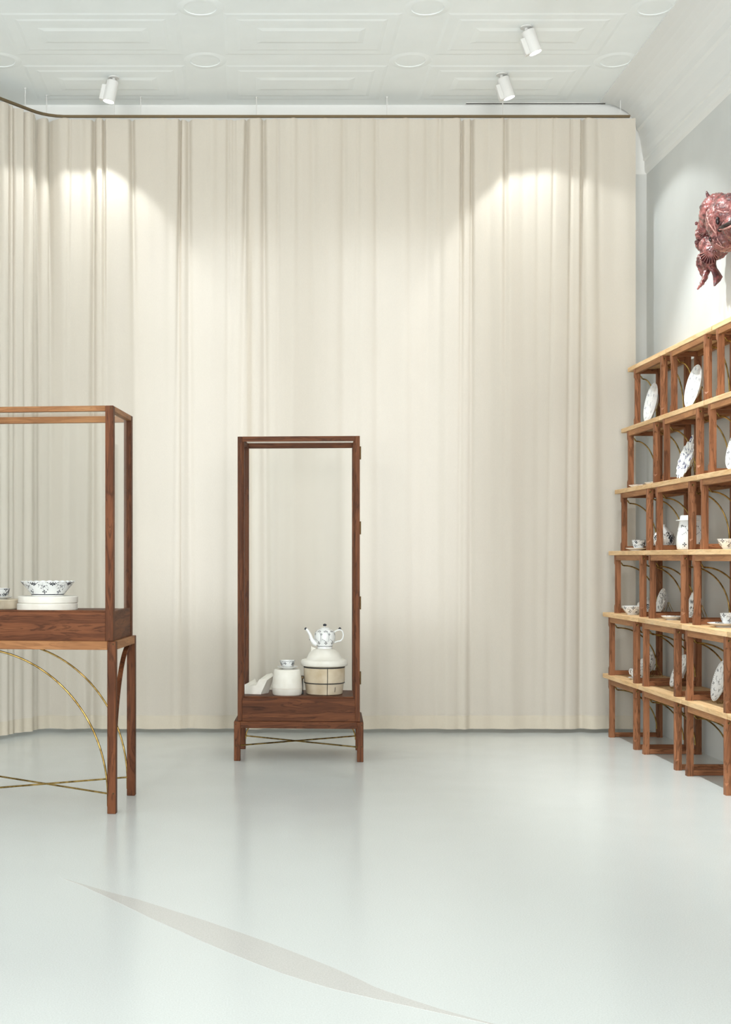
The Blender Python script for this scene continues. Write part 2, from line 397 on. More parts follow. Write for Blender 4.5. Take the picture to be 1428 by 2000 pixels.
# folds of the stretch that turns toward the room on the left
for k in range(26):
    s0 = L1+.10+k*.068+random.uniform(-.015, .015)
    g = (None, None, random.uniform(.007, .014), random.uniform(.03, .055), random.uniform(.5, 1), s0, s0+random.uniform(-.02, .02)); grooves.append(g)
STRONG = {78, 102, 183, 203, 257, 352, 368, 483, 515, 903, 923, 988, 1139}
G = []
for g in grooves:
    if g[0] is not None and g[0] not in STRONG: g = (g[0], g[1], g[2]*1.35, g[3]*.6, g[4])
    if g[0] is None: G.append((g[5], g[6], g[2], g[3], g[4]))
    else: G.append((s_px(g[0]), s_px(g[1]), g[2], g[3], g[4]))
def smooth01(t): t = max(0, min(1, t)); return t*t*(3-2*t)
def disp(s, z):
    t = (Z_RAIL-z)/Z_RAIL                      # 0 at the track, 1 at the floor
    d = 0.0
    for (a, b, w, dep, per) in G:
        c = a+(b-a)*t
        x = (s-c)/(w*(1+1.5*t))
        if -3.2 < x < 3.2:
            d -= .85*dep*(1+(.62*per-1)*smooth01(t*2.2))*exp(-x*x)
    d += .010*sin(s*23+1.7*sin(s*3.1)+.6*t) + .007*(0.4+.6*t)*sin(s*41+2.3*sin(s*5.3)+1.1*t)*(0.3+0.7*abs(sin(s*2.2)))
    if s < 0.30: d *= 0.35+0.65*s/0.30
    return d+.008
def cloth_mesh(name, s0, s1, zrows, off, mat, ds=.0045, edge0=0., edge1=0.):
    n = int((s1-s0)/ds)+1; V, F = [], []
    for i in range(n):
        s = s0+(s1-s0)*i/(n-1); p, nn = path(s)
        sag = .006*(0.5-0.5*cos(s*2*pi/.105))
        for j, z in enumerate(zrows):
            zz = z
            if z > Z_RAIL-.03: zz = z-sag
            if z < .06 and mat is cloth: zz = z+.004*sin(s*9+1)
            ed = edge0*exp(-((s-s0)/.02)**2)+edge1*exp(-((s-s1)/.02)**2)
            q = p+nn*(disp(s, z)+off+ed); V.append((q.x, q.y, zz))
    m = len(zrows)
    for i in range(n-1):
        for j in range(m-1): F.append((i*m+j, i*m+j+1, (i+1)*m+j+1, (i+1)*m+j))
    me = mesh(name, V, F, mat, True)
    return me
zr = [Z_RAIL-.012, Z_RAIL-.03, Z_RAIL-.06] + [Z_RAIL-.06-(Z_RAIL-.06-.11)*k/26 for k in range(1, 27)] + [.07, .028]
zh = [.112, .108, .07, .026]
STOT = L1+L2+L3
s352, s487 = s_px(352), s_px(489)
panels = [(0, s487+.02, 0.0, 'wide cream sheer curtain panel at right, ending beside the shelf wall'),
          (s487-.01, s352+.004, -.012, 'narrow cream sheer curtain panel between the wide panel and the corner panel'),
          (s352-.004, STOT, -.004, 'cream sheer curtain panel at left that turns the corner toward the camera')]
for (a, b, off, lab) in panels:
    o = link('curtain', cloth_mesh('curtain', a, b, zr, off, cloth, edge1=.012 if a == 0 else 0.0))
    tag(o, lab, 'curtain', 'curtain panels on the ceiling track')
    h = link('hem', cloth_mesh('hem', a, b, zh, off+.002, cloth_hem), o)
# track
tp = []
for k in range(121):
    s = -.0+STOT*k/120; p, nn = path(s); tp.append(p)
def ribbon(name, pts, w, z0, z1, mat):
    V, F = [], []; n = len(pts)
    for i, p in enumerate(pts):
        t = (pts[min(i+1, n-1)]-pts[max(i-1, 0)]).normalized(); nn = Vector((-t.y, t.x, 0))
        for a, z in ((-w, z0), (w, z0), (w, z1), (-w, z1)): q = p+nn*a; V.append((q.x, q.y, z))
    for i in range(n-1):
        for k in range(4): F.append((i*4+k, i*4+(k+1) % 4, (i+1)*4+(k+1) % 4, (i+1)*4+k))
    F.append((0, 1, 2, 3)); F.append((n*4-4, n*4-1, n*4-2, n*4-3))
    bm = bmesh.new(); me = mesh(name, V, F, mat); bm.from_mesh(me); bmesh.ops.recalc_face_normals(bm, faces=bm.faces); bm.to_mesh(me); bm.free()
    return me
tr = empty('curtain_track', (0, 0, 0)); tag(tr, 'thin bronze curtain track hung on rods below the ceiling', 'curtain rail')
ends = path(0)[0]+Vector((-.035, 0, 0))
link('rail', ribbon('rail', [ends]+[p for p in tp if p.x < ends.x-.01], .009, Z_RAIL-.006, Z_RAIL+.008, rail_m), tr)
for px in (223, 275, 501, 756, 982, 1212):
    p = path(s_px(px))[0]
    tube('suspension_rod', [(p.x, p.y, Z_RAIL+.006), (p.x, p.y, Z_CEIL-.002)], .0032, lamp_white, tr)
    tube('rod_cap', [(p.x, p.y, Z_CEIL-.008), (p.x, p.y, Z_CEIL)], .008, lamp_white, tr, 12)
for s in (L1+.13, L1+.3, L1+.7, L1+1.2):
    p = path(s)[0]
    tube('suspension_rod', [(p.x, p.y, Z_RAIL+.006), (p.x, p.y, Z_CEIL-.002)], .0032, lamp_white, tr)
    tube('rod_cap', [(p.x, p.y, Z_CEIL-.008), (p.x, p.y, Z_CEIL)], .008, lamp_white, tr, 12)

# ------------------------------------------------------------------ ceiling spotlights
spot_base = latheme('base', [(0, 0), (.03, 0), (.034, -.004), (.034, -.012), (.010, -.014), (.010, -.03), (0, -.03)], lamp_white, 32)
R0 = .038
spot_body = latheme('body', [(0, -.022), (R0-.004, -.022), (R0, -.026), (R0, -.150), (R0-.003, -.152), (R0-.004, -.145), (0, -.145)], lamp_white, 40)
spot_lens = latheme('lens', [(0, -.1478), (R0-.006, -.1478), (R0-.006, -.146), (0, -.146)], lens_m, 32)
spot_box = boxme('driver_box', -R0-.022, -R0+.006, -.022, .022, -.15, -.055, lamp_white, .004)
def spotlight(x, y, tilt, pitch, label, e, size=100, blend=.22, seen=True):
    o = empty('ceiling_spotlight', (x, y, Z_CEIL+.0)); tag(o, label, 'spotlight', 'white ceiling spotlights')
    link('base', spot_base, o)
    for nm, me in (('body', spot_body), ('lens', spot_lens), ('driver_box', spot_box)):
        c = link(nm, me, o, (0, 0, -.008), (pitch, tilt, 0))
    d = bpy.data.lights.new('spot_beam', 'SPOT'); d.energy = e; d.spot_size = radians(size); d.spot_blend = blend
    d.color = (0.97, 1.0, 0.985); d.shadow_soft_size = .028
    l = bpy.data.objects.new('spot_beam', d); COL.objects.link(l)
    M = Matrix.Translation((x, y, Z_CEIL-.008)) @ Matrix.Rotation(tilt, 4, 'Y') @ Matrix.Rotation(pitch, 4, 'X')
    l.matrix_world = M @ Matrix.Translation((0, 0, -.156))
    l.parent = o; l.matrix_parent_inverse = Matrix.Translation((x, y, Z_CEIL)).inverted()
    return o
# tilt > 0 leans the lens toward -x
spotlight(-0.84, 7.90, radians(12), 0, 'white ceiling spotlight near the curtain at left, leaning left', LAMP_C)
spotlight(1.545, 7.85, radians(-18), 0, 'white ceiling spotlight closest to the curtain at right, leaning right', LAMP_C)
spotlight(1.545, 7.15, radians(-20), 0, 'white ceiling spotlight at right, the one farther from the curtain', LAMP_S, 66, .6)
for (x, y, t, lab) in ((-.84, 6.3, 0, 'above the tall-legged display case, outside the picture'), (1.545, 6.42, -20, 'second in the row washing the shelf wall, outside the picture'),
        (1.545, 5.70, -20, 'third in the row washing the shelf wall, outside the picture'), (1.545, 4.95, -20, 'fourth in the row washing the shelf wall, outside the picture'),
        (-.84, 4.6, 4, 'in front of the tall-legged display case, outside the picture'), (-.84, 3.0, 0, 'above the darker floor sliver, outside the picture'),
        (-2.6, 6.2, 0, 'beyond the left picture edge, beside the curtain'), (-2.9, 4.4, 0, 'beyond the left picture edge, near the added side windows')):
    spotlight(x, y, radians(t), 0, 'white ceiling spotlight '+lab, *((LAMP_S, 66, .6) if x > 1 else (LAMP_W,)))

# ------------------------------------------------------------------ vitrines
def arc_pts(p0, p1, corner, n=24):
    """quarter ellipse from p0 to p1, tangents toward `corner`"""
    p0, p1, c = Vector(p0), Vector(p1), Vector(corner); o = p0+p1-c
    return [o+(p0-o)*cos(pi/2*k/n)+(p1-o)*sin(pi/2*k/n) for k in range(n+1)]

def strap(name, pts, wv, th, mat, parent):
    """flat metal strap swept along pts; wv = half-width vector"""
    pts = [Vector(p) for p in pts]; wv = Vector(wv); V, F = [], []; n = len(pts)
    for i, p in enumerate(pts):
        t = (pts[min(i+1, n-1)]-pts[max(i-1, 0)]).normalized(); u = t.cross(wv).normalized()*th/2
        V += [p-wv-u, p+wv-u, p+wv+u, p-wv+u]
    for i in range(n-1):
        for k in range(4): F.append((i*4+k, i*4+(k+1) % 4, i*4+4+(k+1) % 4, i*4+4+k))
    F += [(0, 3, 2, 1), (n*4-4, n*4-3, n*4-2, n*4-1)]
    return link(name, mesh(name, V, F, mat), parent)

def vitrine(name, label, loc, rz, WO, DO, LEG, z_top_stand, H, tray_h, inset, leg_s, door, big_arcs, hx=None, hy=None):
    """stand (legs, apron, brass) with a glass case on it; local x right, y away from the camera, origin at floor centre"""
    o = empty(name, loc, rz); tag(o, label, 'display case', 'cherry wood and glass display cases')
    w, d = WO/2, DO/2; ap = .038; hx = hx or wood_x; hy = hy or wood_y
    for sx in (-1, 1):
        for sy in (-1, 1):
            lg = box('leg', sx*w, sx*(w-leg_s), sy*d, sy*(d-leg_s), 0, z_top_stand-.001, wood_z, o, .002)
            for zz in ((z_top_stand-.012, .09) if LEG > .4 else (z_top_stand-.016, .085)):
                if sy < 0:
                    bx_ = sx*(w-leg_s*.28)
                    tube('screw', [(bx_, -d-.0012, zz), (bx_, -d+.004, zz)], .0038, dark_brass, lg, 12)
    a = .002
    box('apron', -w+leg_s, w-leg_s, -d, -d+.026, z_top_stand-ap, z_top_stand, hx, o)
    box('apron', -w+leg_s, w-leg_s, d-.026, d, z_top_stand-ap, z_top_stand, hx, o)
    for sx in (-1, 1): box('apron', sx*w, sx*(w-.026), -d+leg_s, d-leg_s, z_top_stand-ap, z_top_stand, hy, o)
    box('stand_top', -w+.026, w-.026, -d+.026, d-.026, z_top_stand-.014, z_top_stand-.0005, wood_x, o, 0)
    # brass: crossed rods and arcs
    zb = .083 if LEG > .4 else .079
    i = .012
    tube('cross_rod', [(w-leg_s+i, -d+leg_s-i, zb), (-w+leg_s-i, d-leg_s+i, zb)], .0042, brass, o)
    tube('cross_rod', [(w-leg_s+i, d-leg_s+i, zb+.004), (-w+leg_s-i, -d+leg_s-i, zb+.004)], .0042, brass, o)
    zt = z_top_stand-ap+.004
    if big_arcs:
        for sy in (-1, 1):
            y = sy*(d-leg_s*.5)
            tube('brass_arc', [(w-leg_s-.001, y, .03)]+arc_pts((w-leg_s-.001, y, .07), (-w+leg_s+.02, y, zt), (w-leg_s-.001, y, zt), 32), .0046, brass, o)
        for sx in (-1, 1):
            x = sx*(w-leg_s*.5)
            bar = arc_pts((x, -d+leg_s+.001, .09), (x, d-leg_s-.01, zt), (x, -d+leg_s+.001, zt), 32)
            strap('side_strap', bar, (.011, 0, 0), .005, wood_z, o)
    else:
        for sy in (1,):
            y = sy*(d-leg_s*.5)
            for sx in (-1, 1):
                tube('brass_arc', arc_pts((sx*(w-leg_s), y, .06), (sx*(w-.16), y, zt), (sx*(w-leg_s), y, zt), 20), .0042, brass, o)
        for sx in (-1, 1):
            x = sx*(w-leg_s*.5)
            tube('brass_arc', arc_pts((x, -d+leg_s, .05), (x, d-leg_s-.05, zt), (x, -d+leg_s, zt), 20), .0046, brass, o)
    # case
    cw, cd, ps = w-inset, d-inset, .036
    z0, z1 = z_top_stand, H
    for sx in (-1, 1):
        for sy in (-1, 1):
            p = box('post', sx*cw, sx*(cw-ps), sy*cd, sy*(cd-ps), z0, z1, wood_z, o)
            if sy < 0:
                tube('screw', [(sx*(cw-ps*.25), -cd-.0012, z1-.012), (sx*(cw-ps*.25), -cd+.004, z1-.012)], .0038, dark_brass, p, 12)
            if sx > 0 and LEG > .4:
                for k in range(6): 
                    zz = z0+.22+k*.155
                    tube('pin', [(cw-.001, sy*(cd-ps*.5), zz), (cw+.0008, sy*(cd-ps*.5), zz)], .0016, steel, p, 8)
    rh = .024
    box('top_rail', -cw+ps, cw-ps, -cd, -cd+.03, z1-rh, z1, hx, o); box('top_rail', -cw+ps, cw-ps, cd-.03, cd, z1-rh-.006, z1, hx, o)
    for sx in (-1, 1): box('top_rail', sx*cw, sx*(cw-.03), -cd+ps, cd-ps, z1-rh, z1, hy, o)
    zt = z0+tray_h
    box('tray_panel', -cw+ps, cw-ps, -cd+.004, -cd+.024, z0, zt-.008, wood_x, o, .001); box('tray_panel', -cw+ps, cw-ps, cd-.024, cd-.004, z0, zt-.008, wood_x, o, .001)
    for sx in (-1, 1): box('tray_panel', sx*(cw-.003), sx*(cw-.022), -cd+ps, cd-ps, z0, zt-.004, wood_y, o, .001)
    box('tray_floor', -cw+.024, cw-.024, -cd+.026, cd-.026, zt-.03, zt-.008, wood_x, o, 0)
    box('tray_bead', -cw+ps, cw-ps, -cd+.002, -cd+.012, zt-.008, zt, wood_x, o, .001)
    g = .004
    box('glass_pane', -cw+ps, cw-ps, -cd+.013, -cd+.013+g, zt-.006, z1-rh+.002, glass, o, 0)
    box('glass_pane', -cw+ps, cw-ps, cd-.016, cd-.016+g, zt-.006, z1-rh, glass, o, 0)
    for sx in (-1, 1): box('glass_pane', sx*(cw-.012), sx*(cw-.012-g), -cd+ps, cd-ps, zt-.006, z1-rh, glass, o, 0)
    box('glass_pane', -cw+.03, cw-.03, -cd+.03, cd-.03, z1-.010, z1-.006, glass, o, 0)
    if door:
        f = .022
        y0, y1 = -cd-.010, -cd-.0005
        dd = box('door', -cw, -cw+f+.004, y0, y1, z0+.001, z1, wood_z, o)          # left stile carries the other door pieces
        box('door_stile', cw-f-.004, cw, y0, y1, z0+.001, z1, wood_z, dd); box('door_rail', -cw+f+.004, cw-f-.004, y0, y1, z1-.028, z1, wood_x, dd)
        box('door_bead', -cw+f+.004, -cw+f+.010, y0+.004, y1, zt+.002, z1-.028, wood_z, dd, .001); box('door_bead', cw-f-.010, cw-f-.004, y0+.004, y1, zt+.002, z1-.028, wood_z, dd, .001)
        box('door_panel', -cw+f+.004, cw-f-.004, y0+.002, y1, z0+.001, zt-.010, wood_x, dd, .001)
        for k in range(4):
            zz = zt+.07+k*(z1-zt-.20)/3
            box('hinge', cw, cw+.007, y0-.001, y0+.012, zz, zz+.072, dark_brass, o, .001)
    return o

R1 = math.atan2(.0454, .4360)
uu = Vector((sin(R1), cos(R1), 0)); ww = Vector((cos(R1), -sin(R1), 0))
LW, LD, LS = .717, .472, .038
fr = Vector((-.608, 5.658, 0))
c1 = fr-ww*(LW/2-LS/2)+uu*(LD/2-LS/2)
vit1 = vitrine('display_case', 'tall-legged cherry wood and glass display case with brass arcs, at left edge', (c1.x, c1.y, 0), -R1, LW, LD, .72, .7605, 1.802, .136, .014, LS, False, True, apron_x, apron_y)
R2 = radians(3.6)
uu2 = Vector((sin(R2), cos(R2), 0)); ww2 = Vector((cos(R2), -sin(R2), 0))
CWO, CDO = .717, .475
fc = Vector(((583.1-CX)/FPX*7.089, 7.089, 0))
c2 = fc+uu2*(CDO/2)
vit2 = vitrine('display_case', 'low-footed cherry wood and glass display case standing before the curtain', (c2.x, c2.y, 0), -R2, CWO, CDO, .18, .2206, 1.803, .138, .0195, .035, True, False)

# ------------------------------------------------------------------ porcelain helpers
class Surf:
    """surface of revolution for painting little motifs on; prof outer (r,z)"""
    def __init__(s, prof):
        s.p = prof; s.l = [0]
        for a, b in zip(prof, prof[1:]): s.l.append(s.l[-1]+hypot(b[0]-a[0], b[1]-a[1]))
        s.L = s.l[-1]
    def rz(s, t):
        q = max(0, min(1, t))*s.L
        for i in range(len(s.p)-1):
            if q <= s.l[i+1] or i == len(s.p)-2:
                u = (q-s.l[i])/max(1e-9, s.l[i+1]-s.l[i]); a, b = s.p[i], s.p[i+1]
                r, z = a[0]+(b[0]-a[0])*u, a[1]+(b[1]-a[1])*u
                dr, dz = (b[0]-a[0]), (b[1]-a[1]); n = hypot(dr, dz) or 1
                return r, z, dz/n, -dr/n
    def P(s, th, t, off=.0006):
        r, z, nr, nz = s.rz(t)
        return ((r+nr*off)*cos(th), (r+nr*off)*sin(th), z+nz*off)

def paint(name, surf, parts, mat, parent, sgn=1):
    """parts: list of ('leaf', th, t, len, wid, ang) / ('vine', [(th,t)...], width); metres on the surface"""
    V, F = [], []
    def put(th, t, a, b):
        r = max(.004, surf.rz(t)[0]); return surf.P(th+a/r, t+b/surf.L, .0007*sgn)
    for p in parts:
        if p[0] == 'leaf':
            _, th, t, ln, wd, an = p; b0 = len(V); pts = []
            for k in range(8):
                q = 2*pi*k/8; x = cos(q)*ln/2; y = sin(q)*wd/2*(1-.35*abs(cos(q)))
                pts.append(put(th, t, x*cos(an)-y*sin(an), x*sin(an)+y*cos(an)))
            V.append(put(th, t, 0, 0)); V += pts
            for k in range(8): F.append((b0, b0+1+k, b0+1+(k+1) % 8))
        else:
            _, pl, wd = p; b0 = len(V)
            for i, (th, t) in enumerate(pl):
                th2, t2 = pl[min(i+1, len(pl)-1)]; th1, t1 = pl[max(i-1, 0)]
                r = max(.004, surf.rz(t)[0]); dx, dy = (th2-th1)*r, (t2-t1)*surf.L; n = hypot(dx, dy) or 1
                V.append(put(th, t, -dy/n*wd/2, dx/n*wd/2)); V.append(put(th, t, dy/n*wd/2, -dx/n*wd/2))
            for i in range(len(pl)-1): F.append((b0+2*i, b0+2*i+1, b0+2*i+3, b0+2*i+2))
    me = mesh(name, V, F, mat)
    return link(name, me, parent)

def cluster(th, t, s, surf):
    """little diamond-leaved flower"""
    out = []
    r = max(.01, surf.rz(t)[0])
    for k in range(4):
        a = k*pi/2; out.append(('leaf', th+cos(a)*s*.55/r, t+sin(a)*s*.55/surf.L, s*.62, s*.5, a))
    out.append(('leaf', th, t, s*.4, s*.4, 0)); return out

def sprig(th, t, s, surf, n=5, dirn=1):
    """thin vine with small leaves"""
    r = max(.01, surf.rz(t)[0]); pl = []; out = []
    for i in range(n*2+1):
        u = i/(n*2); pl.append((th+dirn*u*s/r, t+(.35*sin(u*5.2)+.15*u)*s/surf.L*.8))
        if i % 2: out.append(('leaf', pl[-1][0], pl[-1][1]+.12*s/surf.L*(1 if i % 4 == 1 else -1), s*.16, s*.09, .8*(1 if i % 4 == 1 else -1)*dirn))
    out.append(('vine', pl, .0009)); return out

def fluted_pattern(surf, t0, t1, n, s, seed=0, rim=True):
    rnd = random.Random(seed); out = []
    for k in range(n):
        th = 2*pi*k/n
        out += cluster(th, t1-.02, s, surf)
        out += sprig(th+.25*2*pi/n, (t0+t1)/2+.05, 2*pi/n*surf.rz((t0+t1)/2)[0]*.62, surf, 4, 1)
        out += cluster(th+.5*2*pi/n, t0+(t1-t0)*.2, s*.8, surf)
        out += sprig(th+.75*2*pi/n, t0+(t1-t0)*.35, s*1.6, surf, 3, -1)
        out.append(('leaf', th+.5*2*pi/n+.1, (t0+t1)/2, s*.5, s*.35, rnd.uniform(0, 3)))
        if rim:
            for j in range(3):
                out.append(('leaf', th+(j+1)/4*2*pi/n, min(.985, t1+.035), s*.32, s*.22, 0))
    return out

def dense_pattern(surf, t0, t1, n, s, seed=0):
    rnd = random.Random(seed); out = []
    for i in range(n):
        th, t = rnd.uniform(0, 2*pi), rnd.uniform(t0, t1)
        out += cluster(th, t, s*rnd.uniform(.7, 1.2), surf) if i % 2 else sprig(th, t, s*2.2, surf, 3, rnd.choice((-1, 1)))
    return out

def cup_profile(R, H, foot=.45):
    outer = [(0, .002), (R*foot*.9, .002), (R*foot, 0), (R*foot, .006), (R*.72, H*.22), (R*.88, H*.5), (R*.95, H*.8), (R, H)]
    inner = [(R-.0035, H), (R*.9, H*.75), (R*.8, H*.4), (R*.45, H*.16), (0, H*.13)]
    return outer, inner
def vessel(name, label, cat, loc, outer, inner, pat, mat=porcelain, pmat=ink, n=56, rfun=None, rz=0, group='blue painted porcelain'):
    o = empty(name, loc, rz); tag(o, label, cat, group)
    lathe('body', outer+inner, mat, o, n, rfun)
    if pat: 
        sf = Surf(outer[2:]); paint('painted_pattern', sf, pat(sf), pmat, o)
    return o
def handle(o, pts, r, mat=porcelain): return tube('handle', pts, r, mat, o, 10)

def cup(label, loc, R, H, rz=0, seed=0, dense=False):
    o_, i_ = cup_profile(R, H)
    pat = (lambda sf: dense_pattern(sf, .38, .93, 44, R*.28, seed)+[('vine', [(2*pi*k/40, .97) for k in range(41)], .0016)]) if dense else (lambda sf: fluted_pattern(sf, .35, .88, 5, R*.26, seed))
    o = vessel('teacup', label, 'cup', loc, o_, i_, pat, rz=rz)
    handle(o, [(R*.93, 0, H*.8), (R*1.25, 0, H*.88), (R*1.45, 0, H*.68), (R*1.3, 0, H*.4), (R*.85, 0, H*.34)], .0035)
    return o
def saucer(label, loc, R, seed=0, H=.018):
    o = empty('saucer', loc); tag(o, label, 'saucer', 'blue painted porcelain')
    sc = lambda q, r, z: (r*(1+.012*cos(18*q)) if r > R*.85 else r, z)
    lathe('body', [(0, .002), (R*.5, .002), (R*.52, 0), (R*.54, .004), (R*.8, H*.55), (R, H), (R, H+.002), (R*.8, H*.55+.004), (R*.5, .007), (0, .0065)], porcelain, o, 72, sc)
    sf = Surf([(R*.5, .007), (R*.8, H*.55+.004), (R, H+.002)])
    parts = []
    for k in range(7): parts += cluster(2*pi*k/7, .72, R*.15, sf)+sprig(2*pi*(k+.4)/7, .4, R*.35, sf, 3)
    paint('painted_pattern', sf, parts, ink, o, -1)
    return o

# ------------------------------------------------------------------ things in the left case
TZ1 = .7605+.136-.008
def on1(w_, d_): return c1+ww*w_+uu*d_
def cyl(name, label, cat, loc, R, H, mat, n=56, bev=.004, group=None, line=None, irregular=0.):
    o = empty(name, loc); tag(o, label, cat, group)
    rf = (lambda q, r, z: (r*(1+irregular*sin(2*q+1)+irregular*.6*sin(3*q)), z)) if irregular else None
    lathe('body', [(0, 0), (R-bev, 0), (R, bev), (R, H-bev), (R-bev, H), (0, H)], mat, o, n, rf)
    return o
dx, dd = -.929, 5.885
cyl('plaster_disc', 'lower of two stacked white plaster discs in the left case', 'plaster mould', (dx-.002, dd, TZ1), .138, .033, plaster_w, irregular=.003)
cyl('plaster_disc', 'upper white plaster disc, under the openwork bowl', 'plaster mould', (dx+.001, dd, TZ1+.0332), .1365, .0325, plaster_w, irregular=.003)
o_, i_ = [(0, .003), (.066, .003), (.0725, 0), (.0735, .006), (.085, .020), (.103, .041), (.115, .056), (.123, .066)], [(.119, .067), (.110, .056), (.098, .041), (.078, .020), (.06, .010), (0, .009)]
bowl = vessel('openwork_bowl', 'white scalloped bowl with dark blue flowers on the plaster discs', 'bowl', (dx, dd, TZ1+.066), o_, i_, None, n=96,
   rfun=lambda q, r, z: (r, z+(.0022*cos(24*q) if z > .06 else 0)), rz=.35)
sf = Surf(o_[2:]); parts = []
for k in range(8):
    th = 2*pi*k/8
    for a, b, s in ((0, 0, 1), (-.09, .03, .8), (.09, .03, .8), (0, -.05, .7)): parts += cluster(th+a, .86+b, .013*s, sf)
    parts += sprig(th+.16, .62, .05, sf, 4)+sprig(th+.62, .60, .04, sf, 3, -1)+cluster(th+.42, .30, .013, sf)
    parts.append(('vine', [(th+.39, .12+.75*j/10) for j in range(11)], .0006))
    for j in range(3): parts.append(('leaf', th+.2+j*.19, .945, .006, .005, 0))
    parts += [('leaf', th+.1*j, .10, .012, .005, 0) for j in range(8)]
parts.append(('vine', [(2*pi*j/80, .075) for j in range(81)], .0022))
paint('painted_pattern', sf, parts, ink, bowl)
# pierced holes along the rim
hp = []
for k in range(48): hp.append(('leaf', 2*pi*k/48, .965, .0042, .0032, 1.57))
paint('rim_piercing', sf, hp, plain('pierced_rim_shade', srgb(120,122,122), .6), bowl)
bx0 = (-1.168, 6.025)
cyl('plaster_block', 'ochre stained round plaster block under the small cup at left edge', 'plaster mould', (bx0[0], bx0[1], TZ1), .092, .046, plaster_o)
saucer('white saucer under the small patterned cup at left edge', (bx0[0]-.002, bx0[1]-.005, TZ1+.0462), .052, 3, .010)
cup('small dark patterned cup at left edge on a plaster block', (bx0[0]-.004, bx0[1]-.005, TZ1+.0535), .043, .043, 2.6, 4, True)
cyl('plaster_cylinder', 'tall white plaster cylinder cut off by the left picture edge', 'plaster mould', (-1.193, 5.80, TZ1), .052, .108, plaster_w)

# ------------------------------------------------------------------ things in the centre case
TZ2 = .2206+.138-.008
mx, my = at(633.5, 1357, 7.33).x, 7.33
mo = empty('banded_mould', (mx, my, TZ2)); tag(mo, 'ochre barrel shaped plaster mould with black bands in the centre case', 'plaster mould')
halfp = [(.098, 0), (.104, .004), (.110, .055), (.1165, .075), (.1175, .12), (.1165, .158), (.113, .162)]
def half(name, a0, a1):
    V, F = [], []; n = 26
    for k in range(n+1):
        q = a0+(a1-a0)*k/n
        for (r, z) in halfp: V.append((r*cos(q), r*sin(q), z))
    m = len(halfp)
    for k in range(n):
        for j in range(m-1): F.append((k*m+j, k*m+j+1, (k+1)*m+j+1, (k+1)*m+j))
    b = len(V); V += [(0, 0, 0), (0, 0, .162)]
    for k in range(n): F.append((b, (k+1)*m, k*m)); F.append((b+1, k*m+m-1, (k+1)*m+m-1))
    F.append(tuple([b]+[j for j in range(m)]+[b+1])); F.append(tuple([b]+[n*m+j for j in range(m)]+[b+1]))
    bm = bmesh.new(); me = mesh(name, V, F, plaster_o); bm.from_mesh(me); bmesh.ops.recalc_face_normals(bm, faces=bm.faces); bm.to_mesh(me); bm.free()
    for p in me.polygons: p.use_smooth = True
    me.set_sharp_from_angle(angle=radians(40))
    return link(name, me, mo)
g = .018; sa = -pi/2+.10
half('mould_half', sa+g, sa+pi-g); half('mould_half', sa+pi+g, sa+2*pi-g)
lathe('seam_core', [(.0, .004), (.097, .004), (.1045, .056), (.111, .08), (.112, .15), (0, .15)], black_band, mo, 40)
band = lambda z, r: lathe('rubber_band', [(r, z-.0035), (r+.0035, z-.002), (r+.0035, z+.002), (r, z+.0035)], black_band, mo, 48)
band(.066, .1135); lathe('rubber_band', [(.1150, .150), (.1185, .152), (.1185, .1575), (.1150, .159)], black_band, mo, 48)
tube('tally_mark', [( .105*cos(sa+.42)+.0015, .107*sin(sa+.42)-.0015, .018), (.109*cos(sa+.42)+.0015, .1095*sin(sa+.42)-.0015, .046)], .0014, black_band, mo)
cl = empty('mould_clamp', (mx-.128, my-.01, TZ2)); tag(cl, 'small dark steel clamp between the plaster drum and the banded mould', 'clamp')
box('jaw', -.010, .008, -.02, .02, 0, .018, black_band, cl); box('jaw', -.008, .010, -.02, .02, .088, .104, dark_brass, cl); tube('screw_post', [(0, 0, .017), (0, 0, .089)], .006, dark_brass, cl); box('plate', -.006, .006, -.016, .016, .03, .075, black_band, cl)
lz = TZ2+.1622
dm = empty('plaster_dome', (mx, my, lz)); tag(dm, 'white plaster dome lid with a wide flange, carrying the teapot', 'plaster mould')
lathe('dome', [(0, 0), (.130, 0), (.134, .004), (.134, .024), (.128, .033), (.112, .037), (.102, .040), (.094, .058), (.082, .076), (.068, .088), (.058, .096), (0, .0965)], plaster_w, dm, 64, None, 50)
V = [(-.076,-.010,.078),(-.072,-.010,.080),(-.072,.010,.080),(-.076,.010,.078),(-.076,-.010,.112),(-.070,-.008,.106),(-.070,.008,.106),(-.076,.010,.112),(-.05,-.011,.086),(-.05,.011,.086),(-.05,-.011,.100),(-.05,.011,.100)]
F = [(0,3,2,1),(0,4,7,3),(0,1,5,4),(3,7,6,2),(4,5,6,7),(1,2,9,8),(5,10,11,6),(1,8,10,5),(2,6,11,9),(8,9,11,10)]
link('pouring_lip', mesh('pouring_lip', V, F, plaster_w), dm)
# teapot
tz = lz+.0967; tx = at(634.5, 1250, 7.33).x
tp_ = empty('teapot', (tx, my, tz)); tag(tp_, 'ribbed white teapot with dark blue flowers on the plaster dome', 'teapot', 'blue painted porcelain')
prof_o = [(0, .002), (.040, .002), (.0425, 0), (.043, .008), (.041, .012), (.050, .028), (.058, .05), (.0605, .07), (.057, .09), (.046, .104), (.028, .111), (.026, .113)]
rib = lambda q, r, z: (r*(1+(.035*abs(cos(4*q+.35))-.025)*(1 if .014 < z < .108 else 0)), z)
lathe('body', prof_o+[(0, .113)], porcelain, tp_, 96, rib, 60)
lid = lathe('lid', [(0, .113), (.027, .113), (.026, .117), (.014, .121), (.005, .123), (.004, .128), (.0, .128)], porcelain, tp_, 40)
lathe('knob', [(0, .127), (.004, .127), (.010, .131), (.011, .136), (.006, .141), (0, .142)], ink, lid, 24)
